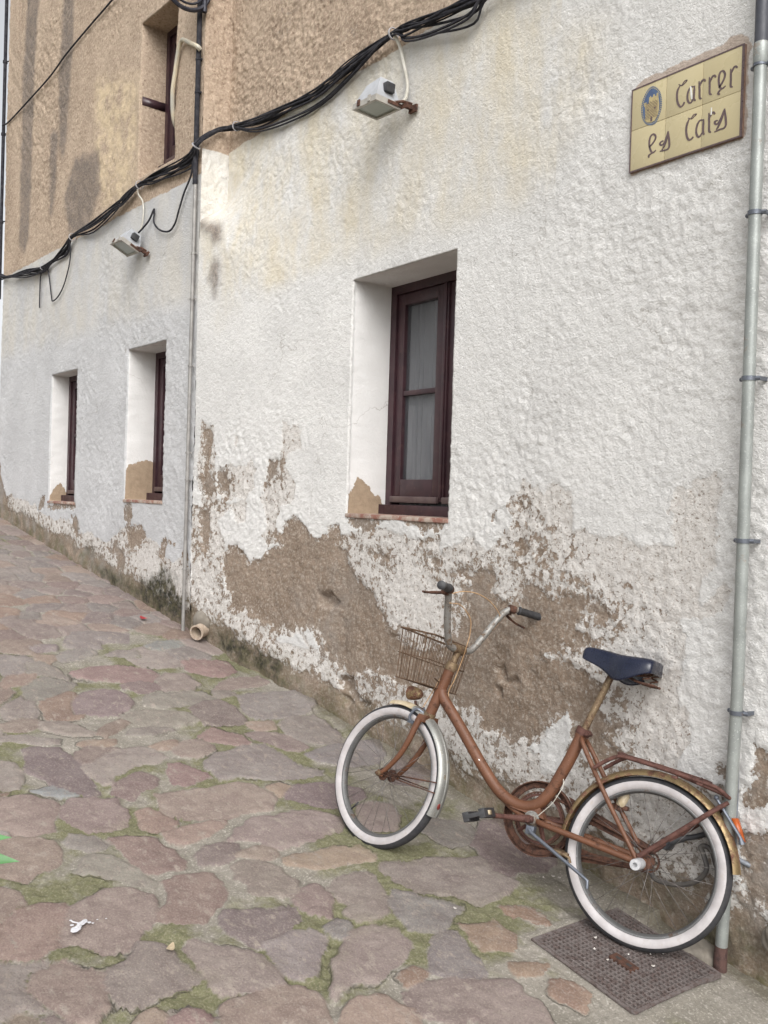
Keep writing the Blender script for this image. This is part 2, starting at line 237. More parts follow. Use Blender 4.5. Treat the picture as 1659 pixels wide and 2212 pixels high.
RW="b -5123,1132 -4989,1166 -4914,1119 -4853,1064 -4812,1092 -4769,1079 -4701,1100 -4677,1151 -4624,1178 -4558,1190 -4574,1245 -4525,1320 -4449,1346 -4373,1341 -4334,1304 -4296,1267 -4246,1231 -4176,1265 -4143,1312 -4062,1315 -4037,1257 -4058,1211 -4000,1192 -3972,1127 -3905,1074 -3826,1023 -3738,996 -3699,936 -3637,880 -3599,822 -3506,787 -3438,756 -3431,622 -3516,553 -3610,591 -3730,606 -3852,564 -3980,535 -4039,570 -4159,650 -4186,723 -4260,760 -4344,734 -4470,718 -4600,686 -4656,728 -4767,739 -4881,760 -4983,748 -5060,783 -5034,871 -5113,925 -5134,1036;b -3546,813 -3461,774 -3345,762 -3215,789 -3174,822 -3096,928 -3049,1000 -3071,1044 -3083,1077 -3044,1107 -3086,1130 -3168,1130 -3159,1158 -3088,1170 -3007,1150 -2931,1176 -2874,1174 -2853,1124 -2870,1091 -2850,1061 -2759,1045 -2735,1110 -2676,1141 -2625,1133 -2599,1111 -2540,1081 -2478,1117 -2408,1107 -2341,1119 -2281,1097 -2238,1074 -2278,1030 -2330,1046 -2396,1027 -2418,989 -2364,973 -2333,943 -2369,909 -2406,898 -2460,901 -2483,874 -2450,856 -2396,847 -2343,838 -2327,812 -2247,798 -2197,774 -2266,750 -2278,691 -2220,669 -2260,610 -2188,571 -2147,553 -2255,498 -2299,516 -2368,557 -2414,558 -2425,632 -2488,636 -2543,601 -2548,539 -2630,509 -2732,479 -2823,484 -2927,493 -2919,534 -2978,554 -3057,545 -3119,546 -3182,547 -3207,625 -3336,580 -3570,559 -3625,676;w -2583,865 -2555,881 -2542,865 -2570,853;w -2550,581 -2503,627 -2434,653 -2416,616 -2418,557 -2450,491 -2486,417 -2558,392 -2577,448 -2636,470 -2638,495 -2579,502 -2539,529;w -4344,718 -4296,748 -4245,715 -4195,653 -4217,619 -4266,635 -4305,677;w -4649,582 -4546,677 -4393,704 -4317,675 -4265,605 -4190,554 -4235,486 -4294,453 -4383,485 -4459,489 -4592,525;w -4211,490 -4143,554 -4027,557 -4004,531 -4068,453 -4101,417 -4138,456;c -3240,1303 -3226,1228 -3174,1259 -3094,1291 -3014,1308 -2916,1261 -2861,1290 -2835,1330 -2773,1358 -2795,1433 -2814,1464 -2729,1547 -2652,1541 -2608,1505 -2537,1553 -2464,1518 -2446,1448 -2453,1360 -2396,1369 -2343,1342 -2292,1334 -2264,1352 -2208,1355 -2145,1325 -2105,1317 -2066,1332 -1984,1334 -1993,1402 -1992,1439 -2033,1446 -1999,1470 -2000,1494 -1986,1523 -1931,1535 -1903,1570 -1822,1580 -1792,1550 -1801,1490 -1816,1450 -1808,1390 -1802,1365 -1811,1309 -1804,1270 -1842,1241 -1868,1234 -1878,1182 -1869,1117 -1850,1139 -1817,1178 -1784,1216 -1753,1200 -1754,1155 -1786,1119 -1949,1087 -1929,1053 -1916,1013 -1926,965 -1931,938 -1923,909 -1951,841 -1906,777 -1886,725 -1878,685 -1941,593 -1936,557 -1877,516 -1735,554 -1724,261 -2706,-83 -4000,-19 -4604,224 -5078,549 -5098,962 -4792,1075 -4374,1188 -4000,1273 -3735,1324 -3487,1291 -3371,1283;c -4586,1905 -4498,1838 -4448,1852 -4397,1834 -4391,1725 -4492,1703 -4527,1639 -4432,1513 -4478,1417 -4581,1398 -4604,1317 -4572,1197 -4677,1167 -4735,1229 -4683,1289 -4760,1443 -4724,1558 -4701,1657 -4648,1681 -4581,1672 -4572,1760;c -5210,1626 -5073,1643 -4969,1642 -4868,1650 -4824,1608 -4826,1508 -4901,1440 -5018,1437 -5153,1426 -5212,1503;c -5038,1848 -5006,1804 -5003,1736 -5049,1762;c -5060,1394 -4901,1440 -4909,1305 -4995,1285;b -5390,1868 -5301,1870 -5275,1820 -5286,1732 -5321,1626 -5245,1538 -5272,1450 -5359,1430 -5390,1555 -5373,1707 -5403,1815;b -5396,1358 -5292,1370 -5283,1202 -5309,1094 -5376,1126 -5406,1241;b -5217,1617 -5148,1617 -5083,1539 -5094,1453 -5201,1451;b -4702,1665 -4608,1672 -4617,1583 -4696,1542 -4734,1476 -4749,1509;b -3997,1359 -3738,1373 -3492,1378 -3186,1387 -3220,1325 -3297,1346 -3361,1290 -3397,1331 -3490,1349 -3575,1360 -3660,1349 -3736,1339 -3759,1285 -3852,1296 -3934,1316;b -3823,1203 -3701,1197 -3617,1174 -3639,1152 -3723,1167 -3810,1197;b -2904,1417 -2877,1424 -2874,1379 -2902,1372;b -3311,1195 -3236,1207 -3223,1167 -3287,1155;b -2753,1303 -2702,1324 -2683,1288 -2713,1199 -2742,1247;b -2648,1284 -2590,1287 -2597,1257 -2638,1230;b -2779,1484 -2726,1472 -2716,1441 -2750,1434;b -1651,712 -1604,709 -1571,641 -1577,536 -1597,535 -1638,513 -1685,495 -1688,572 -1673,596 -1654,649;b -1687,416 -1594,445 -1553,439 -1544,207 -1584,192 -1636,220 -1657,203 -1692,273;b -1699,187 -1636,206 -1582,164 -1532,165 -1526,3 -1576,-5 -1691,-21 -1699,49 -1739,83 -1805,46 -1832,-5 -1862,8 -1736,158;b -2355,115 -2175,144 -2103,155 -2028,146 -1927,173 -1851,209 -1810,256 -1786,223 -1792,148 -1873,50 -1947,39 -2003,51 -2026,86 -2079,97 -2174,131 -2305,85;b -1789,615 -1756,628 -1732,600 -1748,576 -1782,582;b -2978,193 -2859,210 -2756,215 -2740,102 -2672,64 -2476,109 -2424,52 -2575,39 -2740,102 -2916,161;b -5080,591 -4873,601 -4744,568 -4671,480 -4534,421 -4382,462 -4210,474 -4089,404 -4085,322 -4533,389 -4752,435 -5014,479 -5107,518;m -4048,516 -3980,542 -3902,548 -3886,485 -3820,447 -3733,435 -3805,399 -3908,423 -4000,457;m -4010,433 -3948,444 -3881,406 -3958,376;m -2855,766 -2809,779 -2789,726 -2728,755 -2709,727 -2778,696 -2843,716;m -4232,948 -4115,966 -4043,906 -4110,861 -4229,871;m -2870,686 -2814,689 -2812,652 -2849,651;s -5317,2909 -5279,2892 -5277,2771 -5308,2717 -5346,2807;s -5789,3323 -5346,3140 -5286,3090 -5271,3038 -5325,3048 -5372,3116;h -2219,2967 -2212,2984 -2183,3006 -2098,3004 -2050,3005 -2004,3006 -1962,3007 -1922,3010 -1886,3009 -1839,3010 -1828,3025 -1794,3017 -1759,2995 -1743,2956 -1761,2942 -1758,2670 -2218,2670;y -5452,3663 -4624,3663 -4071,3587 -4034,2925 -4495,2710 -5114,2609 -5260,2514 -5386,2935;y -3193,3584 -2384,3269 -2309,3069 -2601,2860 -3166,3019 -3518,3403;n -5364,2526 -4660,2682 -4023,2707 -3148,2644 -2205,2631 -1711,2653 -1670,1613 -3098,1633 -5335,1944;c -5509,1382 -5324,1387 -5194,1303 -5109,1159 -5110,864 -5028,743 -5169,509 -5394,522 -5484,647 -5486,1010;c -5417,1914 -5270,1882 -5216,1433 -5060,1394 -5193,1294 -5373,1376 -5448,1555;g -5173,596 -4977,630 -4731,579 -4513,521 -4507,394 -4752,435 -5014,479 -5201,522"
LW="b 1059,1367 934,1379 905,1285 946,1217 724,1217 677,1154 759,1085 934,1037 985,1120 1015,1224 1066,1299;b 2639,1329 2001,1355 1997,1302 2262,1305 2413,1279 2638,1307;b 2079,1246 1965,1260 1901,1146 1982,1089 2073,1160;b 1336,1002 1195,1099 1072,1028 996,937 1038,867 1179,855 1187,982;b 438,1130 370,1161 231,1124 348,1127 381,1018 431,1023;b 4423,1701 3992,1697 3938,1542 3805,1416 3717,1316 3948,1157 4378,1168;b 114,1054 64,1142 32,1059 38,1008;b 2843,1383 2711,1408 2735,1293 2868,1277;c 4175,1358 3709,1216 3435,1175 2832,1243 2632,1227 2130,1135 1896,1082 1788,1119 1365,1070 992,1225 677,1154 508,1118 403,1052 262,1000 77,1056 -1,976 -44,558 434,584 1604,800 2813,989 4153,1097;g 914,725 743,835 556,906 379,991 257,913 157,834 41,768 -25,572 237,590 457,635 866,692;g 1503,849 1203,853 964,806 847,731 1100,745 1397,797;g 397,963 339,985 312,864 410,855;b 1610,892 1352,871 1276,847 1397,797 1606,831 1772,890 1750,965 1668,950;k 3470,6049 3218,5947 3232,5871 3281,5454 3313,5082 3353,4269 3357,3772 3412,3672 3546,3754 3548,4597 3538,5294;k 2543,5675 2383,5611 2368,5405 2358,5026 2436,4675 2479,4308 2557,4406 2617,4987 2550,5283;k 2784,4521 2671,4489 2679,4103 2734,3856;k 2194,4132 1745,4062 1697,3804 1959,3565 2292,3634 2380,3904;q 1785,4639 1043,4420 1025,4132 1049,3703 1256,3620 1572,3693 1706,3923 1765,4350"
SG="l -20171,29273 -20041,29182 -19917,29222 -19828,29290 -19928,29296 -20041,29182;l -20117,29194 -20204,29052 -20216,28842 -20165,28611 -20053,28461 -19950,28498 -19903,28579;l -19543,28978 -19659,29003 -19758,28903 -19791,28702 -19743,28527 -19637,28468 -19539,28584;l -19516,29004 -19526,28755 -19526,28562 -19453,28478;l -19345,29096 -19312,28788 -19301,28540 -19222,28462;l -19316,28894 -19234,29058 -19154,29083 -19091,29009;l -18944,29097 -18923,28796 -18913,28551 -18831,28472;l -18928,28901 -18835,29059 -18757,29084 -18688,29008;l -18574,28609 -18469,28710 -18378,28850 -18353,28994 -18436,29125 -18543,29095 -18582,28920 -18558,28707 -18462,28544 -18310,28588;l -18462,28544 -18557,28484 -18582,28423 -18514,28377;l -18147,29091 -18126,28763 -18124,28525 -18049,28459;l -18132,28917 -18043,29072 -17969,29106 -17891,29035;l -21334,27428 -21182,27531 -21076,27646 -21072,27765 -21174,27858 -21283,27798 -21329,27628 -21297,27399 -21177,27199 -21028,27249;l -21177,27199 -21322,27149 -21319,27067;l -20718,27479 -20783,27488 -20869,27440 -20813,27362 -20726,27373 -20632,27498 -20535,27765;l -20535,27765 -20464,27305 -20509,27156 -20638,27138 -20857,27164;l -20770,27176 -20647,27358 -20530,27648;l -19741,27979 -19593,27905 -19493,27947 -19405,28004 -19516,28014 -19614,27911;l -19689,27928 -19773,27741 -19785,27533 -19734,27306 -19647,27202 -19545,27225 -19493,27270;l -19139,27722 -19261,27742 -19357,27614 -19389,27414 -19342,27260 -19258,27193 -19142,27305;l -19112,27748 -19117,27472 -19109,27295 -19066,27213;l -18914,27894 -18893,27577 -18882,27290 -18811,27206;l -18898,27699 -18813,27828 -18747,27859 -18677,27778;l -18557,27524 -18636,27539 -18681,27504 -18631,27427 -18546,27435 -18424,27603 -18318,27842;l -18318,27842 -18248,27344 -18312,27210 -18466,27206 -18680,27184;l -18604,27230 -18475,27414 -18340,27713;x -19669,29031 -19630,28789 -19600,28568;x -18813,28035 -18815,27794;o -21291,29592 -21087,29475 -20923,29256 -20846,28976 -20843,28685 -20932,28423 -21078,28213 -21277,28193 -21483,28282 -21651,28500 -21731,28784 -21733,29045 -21661,29280 -21490,29519;i -21274,29502 -21106,29397 -20979,29220 -20916,28981 -20914,28726 -20992,28478 -21117,28298 -21281,28282 -21450,28357 -21593,28537 -21658,28780 -21658,29002 -21595,29222 -21451,29432;t -21534,28427 -21564,28916 -21602,28965 -21607,29078 -21508,29083 -21491,29003 -21400,28993 -21396,29212 -21322,29261 -21305,29182 -21230,29194 -21220,29264 -21166,29264 -21154,29187 -21083,29182 -21078,29271 -21012,29268 -20996,29098 -20951,28865 -20955,28648 -21001,28481 -21118,28316 -21281,28294 -21441,28354;d -21306,28338 -21311,28468 -21278,28531 -21230,28461 -21234,28334;d -21446,28805 -21402,28809 -21399,28746 -21444,28745;d -21156,28804 -21103,28805 -21100,28742 -21153,28741"
# ------------------------------------------------------------------ materials
def wall_material(name='old_lime_plaster', wa=(.70, .70, .70), wb=(.62, .62, .625)):
    n = N(name); A = n.attr
    nA = n.ma('SUBTRACT', n.noise(13, 6, .62), .5); nB = n.ma('SUBTRACT', n.noise(55, 5, .6), .5)
    edge = n.ma('ADD', n.ma('MULTIPLY', nA, .12), n.ma('MULTIPLY', nB, .055))
    bare = n.ma('ADD', A('bare'), edge); coat = n.ma('ADD', A('coat'), n.ma('MULTIPLY', edge, .7))
    bareM = n.rng(bare, -.0025, .0025); coatM = n.rng(coat, -.0025, .0025)
    mot = n.ma('ADD', n.noise(26, 9, .68), n.ma('MULTIPLY', n.rng(A('bare'), -.24, .02), .20))
    mot = n.ma('ADD', mot, n.ma('MULTIPLY', n.ma('SUBTRACT', n.noise(3.2, 2), .5), .25))
    motM = n.ma('MULTIPLY', n.rng(mot, .662, .684), coatM)
    # white limewash, cream where the rain has yellowed it
    w = n.mix(n.rng(n.noise(2.3, 5, .6), .35, .7), wa, wb)
    w = n.mix(n.rng(n.noise(38, 6, .7), .5, .72), w, tuple(x*.80 for x in wa))
    creamF = n.ma('MULTIPLY', A('cream'), n.rng(n.noise(4, 6, .65, n.co((1, 1, .45))), .35, .62))
    w = n.mix(n.ma('MULTIPLY', creamF, .75), w, (.63, .56, .42))
    pit = n.rng(n.noise(95, 5, .68), .57, .66)
    w = n.mix(n.ma('MULTIPLY', pit, .42), w, (.36, .34, .31))
    oldc = n.mix(n.rng(n.noise(34, 7, .7), .46, .66), (.635, .61, .58), (.505, .47, .435))
    oldc = n.mix(n.rng(n.noise(90, 4, .6), .58, .66), oldc, (.28, .24, .205))
    br = n.mix(n.rng(n.noise(5, 6, .62), .33, .66), (.275, .212, .162), (.195, .146, .108))
    br = n.mix(n.rng(n.noise(70, 6, .7), .48, .64), br, (.37, .32, .27))
    br = n.mix(n.ma('MULTIPLY', n.rng(n.noise(38, 4, .6), .62, .70), .7), br, (.12, .085, .06))
    br = n.mix(n.ma('MULTIPLY', A('grey'), n.rng(n.noise(9, 5), .4, .6)), br, (.27, .25, .23))
    # upper storey: ochre render, grey rain streaks
    up = n.mix(n.rng(n.noise(2.2, 6, .62, n.co((1, 1, .55))), .32, .68), (.465, .365, .28), (.325, .245, .185))
    up = n.mix(n.rng(n.noise(55, 6, .7), .46, .66), up, (.57, .46, .35))
    up = n.mix(n.ma('MULTIPLY', n.rng(n.noise(42, 5, .66), .57, .66), .75), up, (.20, .14, .10))
    up = n.mix(n.ma('MULTIPLY', A('rough'), n.rng(n.noise(11, 6), .35, .6)), up, (.62, .50, .345))
    fl = n.ma('MULTIPLY', n.rng(n.ma('ADD', n.noise(31, 9, .7), n.ma('MULTIPLY', n.rng(bare, .10, .0), .16)), .69, .72), n.rng(bare, .12, .01))
    br = n.mix(n.ma('MULTIPLY', fl, .8), br, oldc)
    c = n.mix(coatM, w, oldc); c = n.mix(motM, c, br); c = n.mix(bareM, c, br)
    c = n.mix(n.rng(n.ma('ADD', A('smooth'), n.ma('MULTIPLY', nB, .1)), .45, .55), c, n.mix(n.rng(n.noise(6, 3), .3, .7), (.74, .73, .715), (.68, .67, .655)))
    c = n.mix(n.rng(n.ma('ADD', A('tan'), n.ma('ADD', n.ma('MULTIPLY', nB, .04), n.ma('MULTIPLY', nA, .10))), -.002, .002), c, n.mix(n.rng(n.noise(30, 5), .4, .6), (.36, .275, .195), (.31, .235, .165)))
    c = n.mix(n.rng(n.ma('ADD', A('halo'), n.ma('MULTIPLY', nA, .05)), -.002, .002), c, n.mix(n.rng(n.noise(20, 4), .35, .65), (.50, .42, .36), (.44, .365, .31)))
    upM = n.rng(n.ma('ADD', A('upper'), n.ma('MULTIPLY', nA, .035)), -.003, .003)
    c = n.mix(upM, c, up)
    st = n.ma('MULTIPLY', n.rng(n.ma('ADD', A('streak'), n.ma('MULTIPLY', nA, .09)), -.09, .005, smooth=True), n.rng(n.noise(8, 5, .6), .25, .6, .6, .95))
    c = n.mix(st, c, n.mix(n.rng(n.noise(70, 3), .4, .6), (.16, .135, .12), (.26, .215, .18)))
    hl = n.t.nodes.new('ShaderNodeTexVoronoi'); hl.feature = 'DISTANCE_TO_EDGE'; wv_ = n.t.nodes.new('ShaderNodeVectorMath'); wv_.operation = 'MULTIPLY_ADD'; n.put(wv_.inputs[0], n.noise(6, 4, .6, None, True)); wv_.inputs[1].default_value = (.28, .28, .28); n.put(wv_.inputs[2], n.co()); n.put(hl.inputs['Vector'], wv_.outputs[0]); hl.inputs['Scale'].default_value = 1.5
    hc = n.ma('MULTIPLY', n.rng(hl.outputs['Distance'], .006, .001), n.rng(n.noise(1.7, 2), .52, .60))
    c = n.mix(n.ma('MULTIPLY', hc, .5), c, (.27, .24, .21))
    # damp: green and black growth along the foot of the wall
    hg = n.ma('ADD', A('hgt'), n.ma('MULTIPLY', nA, -.22)); damp = n.rng(hg, .24, .0)
    c = n.mix(n.ma('MULTIPLY', damp, n.rng(n.noise(7, 6, .65), .36, .58, 0, .8)), c, n.mix(n.rng(n.noise(18, 5), .42, .58), (.155, .13, .085), (.10, .098, .045)))
    gr = n.rng(n.ma('ADD', A('grime'), n.ma('MULTIPLY', nA, .30)), -.03, .07)
    gc = n.mix(n.rng(n.noise(24, 5, .7), .42, .58), (.034, .033, .026), (.085, .078, .046))
    c = n.mix(n.ma('MULTIPLY', gr, n.rng(n.noise(30, 6, .7), .33, .55, .5, 1.)), c, gc)
    h = n.ma('ADD', n.ma('MULTIPLY', n.noise(58, 7, .66, None, False, .3), .8), n.ma('MULTIPLY', n.noise(130, 5, .65), .45))
    h = n.ma('MULTIPLY', h, n.rng(A('smooth'), .3, .7, 1., .38))
    h = n.ma('ADD', h, n.ma('MULTIPLY', n.ma('MAXIMUM', bareM, motM), -.28))
    h = n.ma('ADD', h, n.ma('MULTIPLY', coatM, -.12))
    return n.set(c, .93, 0., n.bump(h, .72, .013), .2)

def street_material():
    n = N('stone_paving'); A = n.attr
    nA = n.ma('SUBTRACT', n.noise(16, 5, .6), .5); nB = n.ma('SUBTRACT', n.noise(60, 5, .65), .5)
    sd = n.ma('ADD', A('sd'), n.ma('ADD', n.ma('MULTIPLY', nA, .022), n.ma('MULTIPLY', nB, .012)))
    sM = n.rng(sd, -.003, .004)
    s = A('scol', True)
    s = n.mix(n.rng(n.noise(9, 6, .65, None, False, .6), .36, .66), s, n.mix(1., s, (.74, .70, .72), 'MULTIPLY'))
    s = n.mix(n.rng(n.noise(17, 6, .68, n.co((1, 1.7, 1))), .55, .68), s, (.285, .245, .212))
    s = n.mix(n.ma('MULTIPLY', n.rng(n.noise(150, 3, .6), .5, .66), .45), s, (.35, .295, .255))
    s = n.mix(n.ma('MULTIPLY', n.rng(n.noise(120, 3, .6), .58, .68), .55), s, (.13, .10, .09))
    m = n.mix(n.rng(n.noise(6, 5, .6), .36, .64), (.25, .228, .195), (.20, .182, .152))
    m = n.mix(n.rng(n.noise(110, 4, .6), .52, .66), m, (.36, .335, .295))
    m = n.mix(n.ma('MULTIPLY', n.rng(n.noise(95, 3, .6), .58, .66), .6), m, (.13, .12, .095))
    mossv = n.ma('ADD', A('moss'), n.ma('ADD', n.ma('MULTIPLY', nA, .9), n.ma('MULTIPLY', nB, .5)))
    mossM = n.rng(mossv, .0, .42, 0, .8)
    mo = n.mix(n.rng(n.noise(45, 5, .7), .38, .62), (.086, .090, .034), (.142, .143, .066))
    mo = n.mix(n.rng(n.noise(140, 3), .5, .64), mo, (.205, .19, .115))
    c = n.mix(mossM, m, mo)
    fm = n.ma('MULTIPLY', n.rng(n.ma('ADD', A('moss'), n.ma('MULTIPLY', nA, 1.2)), .15, .8, 0, .35), n.rng(sd, .05, .0))
    c = n.mix(sM, c, n.mix(fm, s, mo))
    crack = n.rng(n.ma('ABSOLUTE', n.ma('ADD', sd, .004)), .0035, .0)
    crack = n.ma('MULTIPLY', crack, n.rng(n.noise(3.4, 3), .53, .62))
    c = n.mix(n.ma('MULTIPLY', crack, .6), c, (.07, .06, .05))
    damp = n.ma('MULTIPLY', n.rng(n.ma('ADD', A('damp'), n.ma('MULTIPLY', nA, .8)), .2, .8), .6)
    c = n.mix(damp, c, n.mix(1., c, (.52, .50, .40), 'MULTIPLY'))
    h = n.ma('ADD', n.ma('MULTIPLY', n.noise(42, 7, .65), .7), n.ma('MULTIPLY', n.noise(160, 4, .65), .35))
    h = n.ma('ADD', h, n.ma('MULTIPLY', sM, .35)); h = n.ma('ADD', h, n.ma('MULTIPLY', crack, -.8))
    return n.set(c, n.rng(n.noise(30, 4), .3, .7, .72, .92), 0., n.bump(h, .7, .010), .28)

def rusty(name, paint, rust=(.17, .07, .035), thr=(.52, .60), sc=38, rough=.55, metal=0., r2=None):
    n = N(name)
    f = n.rng(n.noise(sc, 7, .66), *thr)
    p = n.mix(n.rng(n.noise(11, 4), .35, .65), paint, tuple(x*.78 for x in paint))
    r = n.mix(n.rng(n.noise(90, 5, .7), .4, .6), rust, r2 or tuple(x*.55 for x in rust))
    c = n.mix(f, p, r)
    c = n.mix(n.ma('MULTIPLY', n.rng(n.noise(210, 3), .62, .70), .5), c, tuple(min(1, x*2.0+.03) for x in paint))
    ro = n.rng(f, 0, 1, rough, .9)
    return n.set(c, ro, n.rng(f, 0, 1, metal, 0.) if metal else 0., n.bump(n.ma('ADD', n.ma('MULTIPLY', f, .5), n.noise(150, 4)), .35, .0015), .4)

M = {}
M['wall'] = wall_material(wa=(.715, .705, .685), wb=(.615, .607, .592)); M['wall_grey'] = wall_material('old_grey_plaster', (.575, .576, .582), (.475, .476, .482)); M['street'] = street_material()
M['frame'] = rusty('orange_brown_frame_paint', (.138, .058, .030), (.095, .042, .024), (.55, .66), 26, .5)
M['rack'] = rusty('red_brown_rust', (.105, .045, .034), (.072, .031, .024), (.45, .62), 40, .7)
M['dark_rust'] = rusty('dark_rust', (.105, .048, .03), (.06, .03, .022), (.42, .6), 45, .8)
M['chrome'] = rusty('tarnished_chrome', (.27, .262, .245), (.15, .10, .065), (.49, .61), 34, .46, .35)
M['brass'] = rusty('yellowed_chrome', (.23, .165, .10), (.13, .072, .042), (.46, .60), 45, .45, .55)
M['silver'] = rusty('dull_silver_mudguard', (.33, .33, .31), (.22, .15, .085), (.58, .68), 26, .42, .55)
M['gold'] = rusty('gilded_rusty_mudguard', (.27, .195, .10), (.15, .068, .045), (.46, .58), 30, .42, .55)
M['rim'] = rusty('grey_steel_rim', (.16, .16, .16), (.11, .075, .055), (.55, .66), 30, .45, .5)
M['wire'] = rusty('rusty_wire', (.125, .075, .045), (.085, .05, .03), (.45, .6), 60, .75)
M['spoke'] = simple('spoke_steel', (.20, .19, .185), (.12, .10, .09), .45, .6, 50)
M['rubber'] = simple('black_tyre_rubber', (.022, .022, .026), (.035, .034, .036), .75, 0, 40, .2)
M['whitewall'] = simple('white_tyre_wall', (.455, .43, .43), (.385, .36, .36), .75, 0, 22, .1, c=(.40, .36, .34))
M['vinyl'] = simple('dark_blue_vinyl', (.006, .009, .024), (.010, .013, .030), .27, 0, 20, .12)
M['black'] = simple('black_plastic', (.022, .022, .025), (.04, .04, .042), .55, 0, 40, .1)
M['whiteplastic'] = simple('scuffed_white_plastic', (.46, .46, .47), (.36, .36, .37), .5, 0, 60)
M['creamplastic'] = simple('cream_plastic', (.52, .44, .31), (.42, .34, .22), .55, 0, 40)
M['orange'] = simple('orange_reflector', (.45, .10, .02), (.32, .07, .015), .3, 0, 60)
M['redlens'] = simple('red_reflector', (.20, .03, .02), (.14, .025, .02), .3, 0, 60)
M['bluegrey'] = rusty('blue_grey_zinc', (.15, .165, .195), (.12, .095, .08), (.62, .70), 40, .4, .5)
M['cable_tan'] = simple('tan_cable_sleeve', (.50, .32, .17), (.36, .22, .12), .5, 0, 80)
M['galv'] = rusty('galvanised_steel', (.33, .35, .335), (.25, .20, .16), (.60, .70), 9, .45, .35, (.25, .17, .12))
M['rustfoot'] = rusty('rusted_pipe_foot', (.10, .055, .046), (.075, .045, .04), (.45, .6), 40, .85)
M['darkpipe'] = simple('dark_grey_pipe', (.045, .048, .062), (.06, .062, .075), .5, 0, 18)
M['cable'] = simple('black_cable', (.022, .022, .028), (.045, .044, .05), .85, 0, 30, spec=.2)
M['conduit'] = simple('grey_conduit', (.30, .29, .275), (.22, .21, .20), .5, .2, 14)
M['whitecable'] = simple('grimy_white_cable', (.56, .54, .48), (.44, .42, .36), .55, 0, 20)
M['creampipe'] = simple('cream_cable_pipe', (.56, .49, .36), (.44, .42, .36), .5, 0, 9)
M['iron'] = simple('black_wrought_iron', (.022, .024, .036), (.04, .04, .052), .45, .3, 30)
M['lampgrey'] = simple('pale_grey_enamel', (.43, .445, .47), (.36, .37, .39), .5, 0, 14)
M['lampbezel'] = simple('weathered_grey_bezel', (.42, .40, .36), (.33, .31, .28), .55, .1, 20)
g = N('lamp_glass'); g.set((.30, .33, .30), .12, 0., None, .5); M['lampglass'] = g.mat
M['wood'] = simple('dark_maroon_wood', (.050, .022, .027), (.036, .017, .022), .42, 0, 9, .12, c=(.062, .032, .034))
M['wooddark'] = simple('weathered_wood_bar', (.12, .085, .08), (.085, .055, .055), .5, 0, 16)
g = N('window_glass'); g.set((.10, .11, .12), .06, 0., None, .6, Alpha=.30); M['glass'] = g.mat
n = N('net_curtain'); wv = n.noise(5, 4, .6, n.co((3.5, 1, .5))); n.set(n.mix(n.rng(wv, .3, .7), (.42, .42, .44), (.30, .30, .32)), .9); M['curtain'] = n.mat
M['terracotta'] = simple('terracotta_sill', (.25, .115, .085), (.40, .33, .275), .8, 0, 14, .3, (.42, .58), c=(.52, .47, .42))
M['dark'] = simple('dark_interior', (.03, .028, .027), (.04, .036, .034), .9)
M['clay'] = simple('pale_clay_pipe', (.44, .36, .28), (.36, .28, .215), .85, 0, 24, .3, c=(.52, .45, .38))
M['claydark'] = simple('inside_of_clay_pipe', (.20, .15, .11), (.12, .09, .07), .9, 0, 20)
M['tile'] = simple('ochre_glazed_tile', (.52, .45, .275), (.49, .42, .25), .28, 0, 5, .03)
M['tileborder'] = simple('dark_brown_glaze', (.13, .088, .085), (.10, .07, .072), .35, 0, 60)
M['tileblue'] = simple('blue_glaze', (.085, .135, .235), (.065, .10, .19), .35, 0, 60)
M['tilecastle'] = simple('castle_glaze', (.47, .385, .20), (.40, .32, .16), .35, 0, 90)
M['grout'] = simple('tile_grout', (.27, .17, .12), (.2, .13, .1), .8, 0, 60)
M['scratch'] = simple('white_scrape', (.75, .74, .70), (.65, .64, .6), .8, 0, 60)
M['grate'] = rusty('rusty_grate_iron', (.155, .132, .125), (.12, .088, .08), (.45, .6), 50, .65)
M['leaf'] = simple('fresh_green_leaf', (.06, .20, .05), (.045, .155, .035), .42, 0, 30)
M['stem'] = simple('green_stem', (.09, .16, .04), (.07, .12, .03), .6)
M['dropping'] = simple('white_splash', (.62, .62, .64), (.52, .52, .55), .7, 0, 60)
M['dryleaf'] = simple('dry_straw_leaf', (.46, .38, .26), (.34, .27, .18), .7, 0, 60)
M['petal'] = simple('white_petal', (.60, .57, .54), (.5, .46, .42), .7, 0, 60)
M['redpetal'] = simple('red_petal', (.38, .03, .035), (.28, .025, .03), .6, 0, 60)
M['hose'] = simple('dark_grey_hose', (.075, .07, .068), (.11, .10, .09), .6, 0, 30)
M['zincpipe'] = simple('blue_grey_conduit', (.21, .235, .265), (.16, .17, .19), .5, .2, 20)
M['stonegrey'] = simple('rough_grey_stone', (.24, .215, .18), (.16, .14, .115), .9, 0, 12, .6)
M['tie'] = simple('pale_cable_tie', (.45, .44, .46), (.3, .3, .32), .5)
